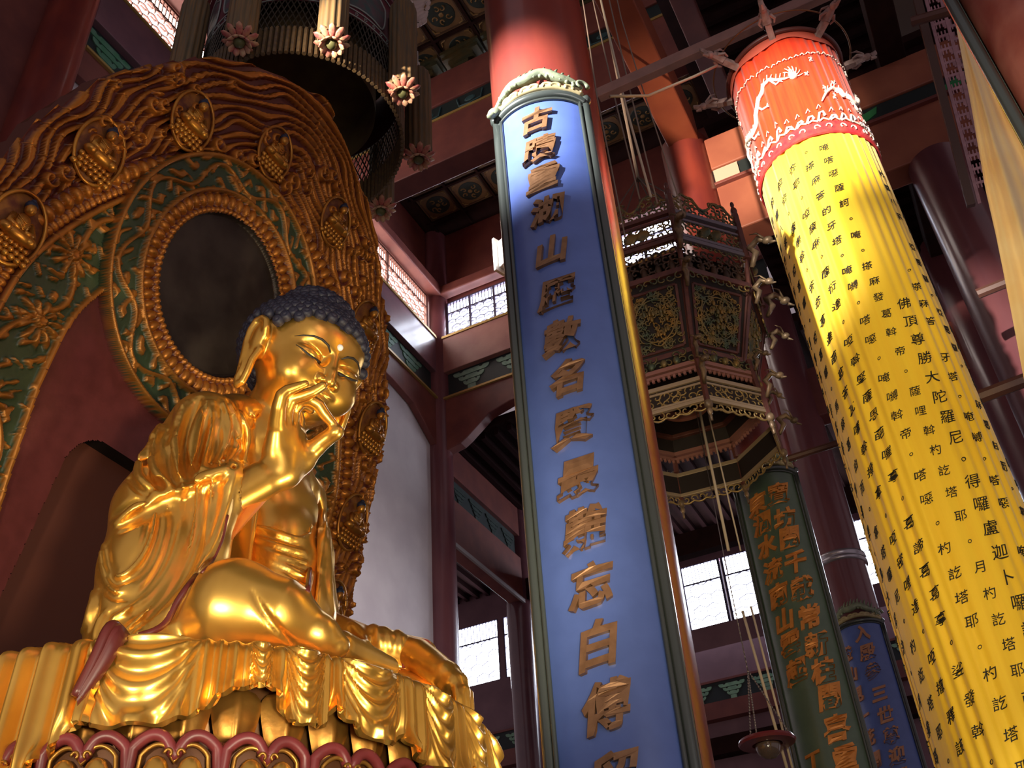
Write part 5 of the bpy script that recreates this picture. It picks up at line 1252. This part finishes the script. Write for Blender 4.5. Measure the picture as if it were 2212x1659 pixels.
# ================= draped seat cloth and lotus throne =================
SX,SY,RX,RY,SZ=-6.3,7.3,2.12,2.47,4.75
hemA=np.array([-180,-110,-90,-86,-83,-77,-75,-72,-70,-69,-67,-62,-57,-53,-51,-49,-47.5,-46,-45,-42,-39.5,-38.5,-37.5,-37,-35,-32,-30.5,-29.5,-28.5,-27,-24,-20,-17,-15.5,-14,-12.5,-9,-3,3,6,10,16,22,30,60,100,180.])
hemZ=np.array([3.7,3.6,3.6,3.62,3.66,3.80,3.92,4.02,4.14,4.15,4.12,4.10,4.12,4.17,4.24,4.32,4.36,4.38,4.42,4.43,4.42,4.37,4.30,4.22,4.17,4.17,4.22,4.32,4.37,4.27,4.19,4.15,4.17,4.26,4.28,4.14,4.10,4.08,4.12,4.25,4.10,4.05,4.2,4.1,4.1,4.1,4.0])
sw=[(-61,9.5,.15),(-42,2.3,.075),(-34.3,3.9,.085),(-21.5,7.0,.10),(-4.5,5.3,.10),(9,5.5,.1),(26,9,.14)]
def drape(a0,a1,na,nv,off=0.,m=GOLD,inset=0.,left=False):
    A=np.linspace(a0,a1,na); V=np.linspace(0,1,nv); P=np.zeros((na,nv,3))
    hz=np.interp(A,hemA,hemZ)
    for i,a in enumerate(A):
        ar=math.radians(a); ca,sa=math.cos(ar),math.sin(ar)
        Lh=SZ-hz[i]
        # profile: flat top from radius .72, rolled rim, hanging cloth
        f=V; s=-.62+f*(.62+Lh+.10)   # distance from the rim, negative on top
        rimr=.13
        rad=np.where(s<0,1.0*(1)+0*s,1.0); ro=np.where(s<-.0,s,0.0); zz=np.where(s<0,SZ,0)
        ang=np.clip(s/rimr,0,PI/2); dr=rimr*np.sin(ang); dz=-rimr*(1-np.cos(ang)); ex=np.maximum(s-rimr*PI/2,0)
        outw=np.where(s<0,s,dr)+ex*.06; z=SZ+np.where(s<0,.02*np.sin(s*9+a*.3),dz)-ex
        q=np.maximum(s+.06,0); d=np.zeros(nv); w_=0
        for (c,hw,sp) in sw:
            u=(a-c)/hw
            if abs(u)<1:
                qq=q/(1.25-u*u)**.9; fade=(1-abs(u)**2.5)*np.clip(q/.06,0,1)
                d+=.27*sp*fade*np.sin(qq/(sp*1.25)*2*PI-1.2)*np.clip(1.3-qq/.7,0,1)+.055*fade*(1-u*u)
                w_=max(w_,1-abs(u)**3)
        pl=.028*math.sin(a*2*PI/2.6+.5*math.sin(a*.9))*(1-w_)**1.5
        if a<-70: pl=.055*math.sin(a*2*PI/4.6+.9*math.sin(a*.37))+.012*math.sin(a*2*PI/2.1)
        d+=pl*np.clip((s+.15)/.25,0,1)
        # flutes and curls close to the hem
        hq=np.clip((s-(Lh-.10))/.15,0,1); slope=(np.interp(a+.6,hemA,hemZ)-np.interp(a-.6,hemA,hemZ))/1.2
        d+=hq**2*(.035*math.sin(a*.9)+np.clip(abs(slope)*.45,0,.08)*math.sin(a*2.4))
        rr=outw+d+off-inset
        if left: z=z-.02
        P[i,:,0]=SX+(RX+rr)*ca; P[i,:,1]=SY+(RY+rr)*sa; P[i,:,2]=z
    return P
def two_sided(name,P,m,th,parent):
    T=P.copy(); du=np.gradient(P,axis=0); dv=np.gradient(P,axis=1); n=np.cross(du,dv); n/=np.linalg.norm(n,axis=2)[...,None]+1e-9
    if (n[:,-1,:]*(P[:,-1]-np.array([SX,SY,P[0,-1,2]]))).sum()<0: n=-n
    B=P-n*th; mb=MB(); mb.grid(P); mb.grid(B[:,::-1]); mb.grid(np.stack([P[:,-1],(P[:,-1]+B[:,-1])/2+n[:,-1]*0+[0,0,-th*.4],B[:,-1]],1)); mb.grid(np.stack([B[0],P[0]],1)); mb.grid(np.stack([P[-1],B[-1]],1))
    return mb.build(name,m,parent,smooth=True,auto=50)
two_sided('seat_drape',drape(-69.2,150,1500,70),GOLD,.05,ts)
two_sided('seat_drape',drape(-150,-68.0,420,70,off=.07,left=True),GOLD,.05,ts)
# turned-over red lined edge where the near cloth overlaps
rg_=[]
for q in np.linspace(0,1,26):
    a=R(-67.6+1.8*math.sin(q*PI*1.1)-1.6*q); s=-.45+q*1.06
    outw=min(s,0)+(.13*math.sin(min(max(s,0)/.13,PI/2)))+.13; z=SZ+.04-max(0,s-.08)
    rg_.append([SX+(RX+outw)*math.cos(a),SY+(RY+outw)*math.sin(a),z])
rg_=np.array(rg_); rl=rg_.copy()
W_=[]
for i,p in enumerate(rg_):
    q=i/25; wd=.03+.10*math.sin(PI*min(1,q*1.0))**1.3; t_=np.array([.60,.62,-.15])
    W_.append([p,p+t_*wd*.5+np.array([.03,-.03,0]),p+t_*wd+np.array([-.03,.03,-.04])])
mb=MB(); mb.grid(W_); mb.grid(np.array(W_)[:,::-1]-np.array([0,0,.03])); mb.build('drape_lining',REDL,ts,smooth=True,fixn=False)
MB().tube(rg_,.04,8).build('drape_edge',REDL,ts,smooth=True)
# lotus throne
tt=thing('lotus_throne','gilded lotus throne with red rimmed heart petals below the statue','throne',(SX,SY,2.0))
mb=MB(); P=[]
for a in np.linspace(0,2*PI,96,endpoint=False):
    P.append([(SX+(RX+o)*math.cos(a),SY+(RY+o)*math.sin(a),z) for o,z in ((-1.2,4.68),(-.20,4.68),(-.16,4.5),(-.22,4.25),(-.30,4.0),(-.35,3.6),(-.5,3.0),(-.8,2.0))])
mb.grid(P,cu=True).build('throne_core',mat('throne_dark_gilt',(.16,.07,.015),.4,.5,(.09,.03,.01),4),tt,smooth=True)
NB=40
for i in range(NB):
    a=2*PI*i/NB; 
    if not (-130<((math.degrees(a)+180)%360-180)<75): continue
    c=np.array([SX+(RX-.10)*math.cos(a),SY+(RY-.10)*math.sin(a),4.18]); n=np.array([math.cos(a)*RY,math.sin(a)*RX,0]); n/=np.linalg.norm(n); tdir=np.array([-n[1],n[0],0]); up=np.array([0,0,1.])
    wv=2*PI*RX/NB*.5; mb=MB(); Pg=[]
    for u in np.linspace(-1,1,13):
        row=[]
        for v in np.linspace(0,1,15):
            wd=math.sin(PI*min(.5,(v*.5+.08)))*(1 if v<.75 else math.sqrt(max(0,1-((v-.75)/.25)**2))*.9+.1)
            row.append(c+tdir*u*wd*wv*1.08+up*(-.28+.58*v)+n*(.10*math.sin(PI*v*.9)*(1-.6*u*u)+.02*(1-abs(u))**.5-.05+.02*math.exp(-u*u*60)))
        Pg.append(row)
    mb.grid(Pg).build('upright_petal',GOLDD,tt,smooth=True)
    if i%1==0:
        pass
NP_=26
RIM=mat('petal_red_rim',(.20,.03,.035),.4,0,(.13,.02,.02),4)
INN=mat('petal_dark_groove',(.10,.035,.01),.45,.4)
for i in range(NP_):
    a=R(-54)+2*PI*i/NP_*1.0
    dg=(math.degrees(a)+180)%360-180
    if not (-135<dg<75): continue
    n=np.array([math.cos(a)*RY,math.sin(a)*RX,0]); n/=np.linalg.norm(n); t_=np.array([-n[1],n[0],0]); up=np.array([0,0,1.]); c=np.array([SX+(RX+.12)*math.cos(a),SY+(RY+.12)*math.sin(a),3.72])
    # heart outline with two round shoulders and a dip in the middle
    def heart(s,dz=0):
        o=[]
        for q in np.linspace(-1,1,31):
            x=q; z=.21+.10*(1-abs(abs(q)-.5)/.5)**.6*1.0-.0*abs(q) if abs(q)<.95 else .12
            z=.20+.09*math.sin(PI*min(1,abs(q)))**.8-.05*math.exp(-(q/.16)**2)
            o.append((x*.27,z))
        o+= [(.285,.05),(.25,-.15),(.15,-.34),(0,-.46),(-.15,-.34),(-.25,-.15),(-.285,.05)]
        return [(x*s,z*s+dz) for x,z in o]
    pet=bpy.data.objects.new('heart_petal',None); COL.objects.link(pet); pet.parent=tt; WORG[pet.name]=c; pet.location=tuple(c-WORG[tt.name])
    L3=lambda x,z,d: c+t_*x+up*z+n*(d+.10*(z+.1)-.35*x*x)
    mb=MB(); mb.tube([L3(x,z,.03) for x,z in heart(1.)],.042,8,closed=True); mb.build('petal_rim',RIM,pet,smooth=True)
    mb=MB(); h2=heart(.86); cen_=L3(0,-.05,.03); mb.add([cen_]+[L3(x,z,.0) for x,z in h2],[(0,i_+1,(i_+1)%len(h2)+1) for i_ in range(len(h2))]); mb.build('petal_face',INN,pet,smooth=True)
    mb=MB(); mb.tube([L3(x,z,.04) for x,z in heart(.78)],.016,6,closed=True); mb.build('petal_inner_line',GOLDD,pet,smooth=True)
    Mt=np.stack([t_,up,n],1)
    for sx in (-1,1):
        mb=MB(); mb.ball(L3(.105*sx,.03,.06),(.085,.125,.06),16,12,M=Mt); mb.ball(L3(.07*sx,-.11,.05),(.06,.12,.045),12,8,M=Mt); mb.build('petal_lobe',GOLD,pet,smooth=True)
        th=np.linspace(0,4.2,12); mb=MB(); mb.tube([L3(sx*(.035+.03*math.cos(w)*(1-w/6)),.16+.035*math.sin(w)*(1-w/6),.07) for w in th],.012,5); mb.build('petal_curl',GOLDD,pet,smooth=True)
    a2=a+PI/NP_
    n2=np.array([math.cos(a2)*RY,math.sin(a2)*RX,0]); n2/=np.linalg.norm(n2); c2=np.array([SX+(RX-.02)*math.cos(a2),SY+(RY-.02)*math.sin(a2),3.78])
    MB().ball(c2,(.14,.14,.26),12,8).build('between_petal',RIM,tt,smooth=True)
MB().lathe((SX,SY,0),[(0,0),(2.6,0),(2.6,1.4),(2.2,2.0),(0,2.0)],48).build('throne_plinth',mat('plinth_red',(.13,.03,.02),.5),tt,smooth=True,auto=40)
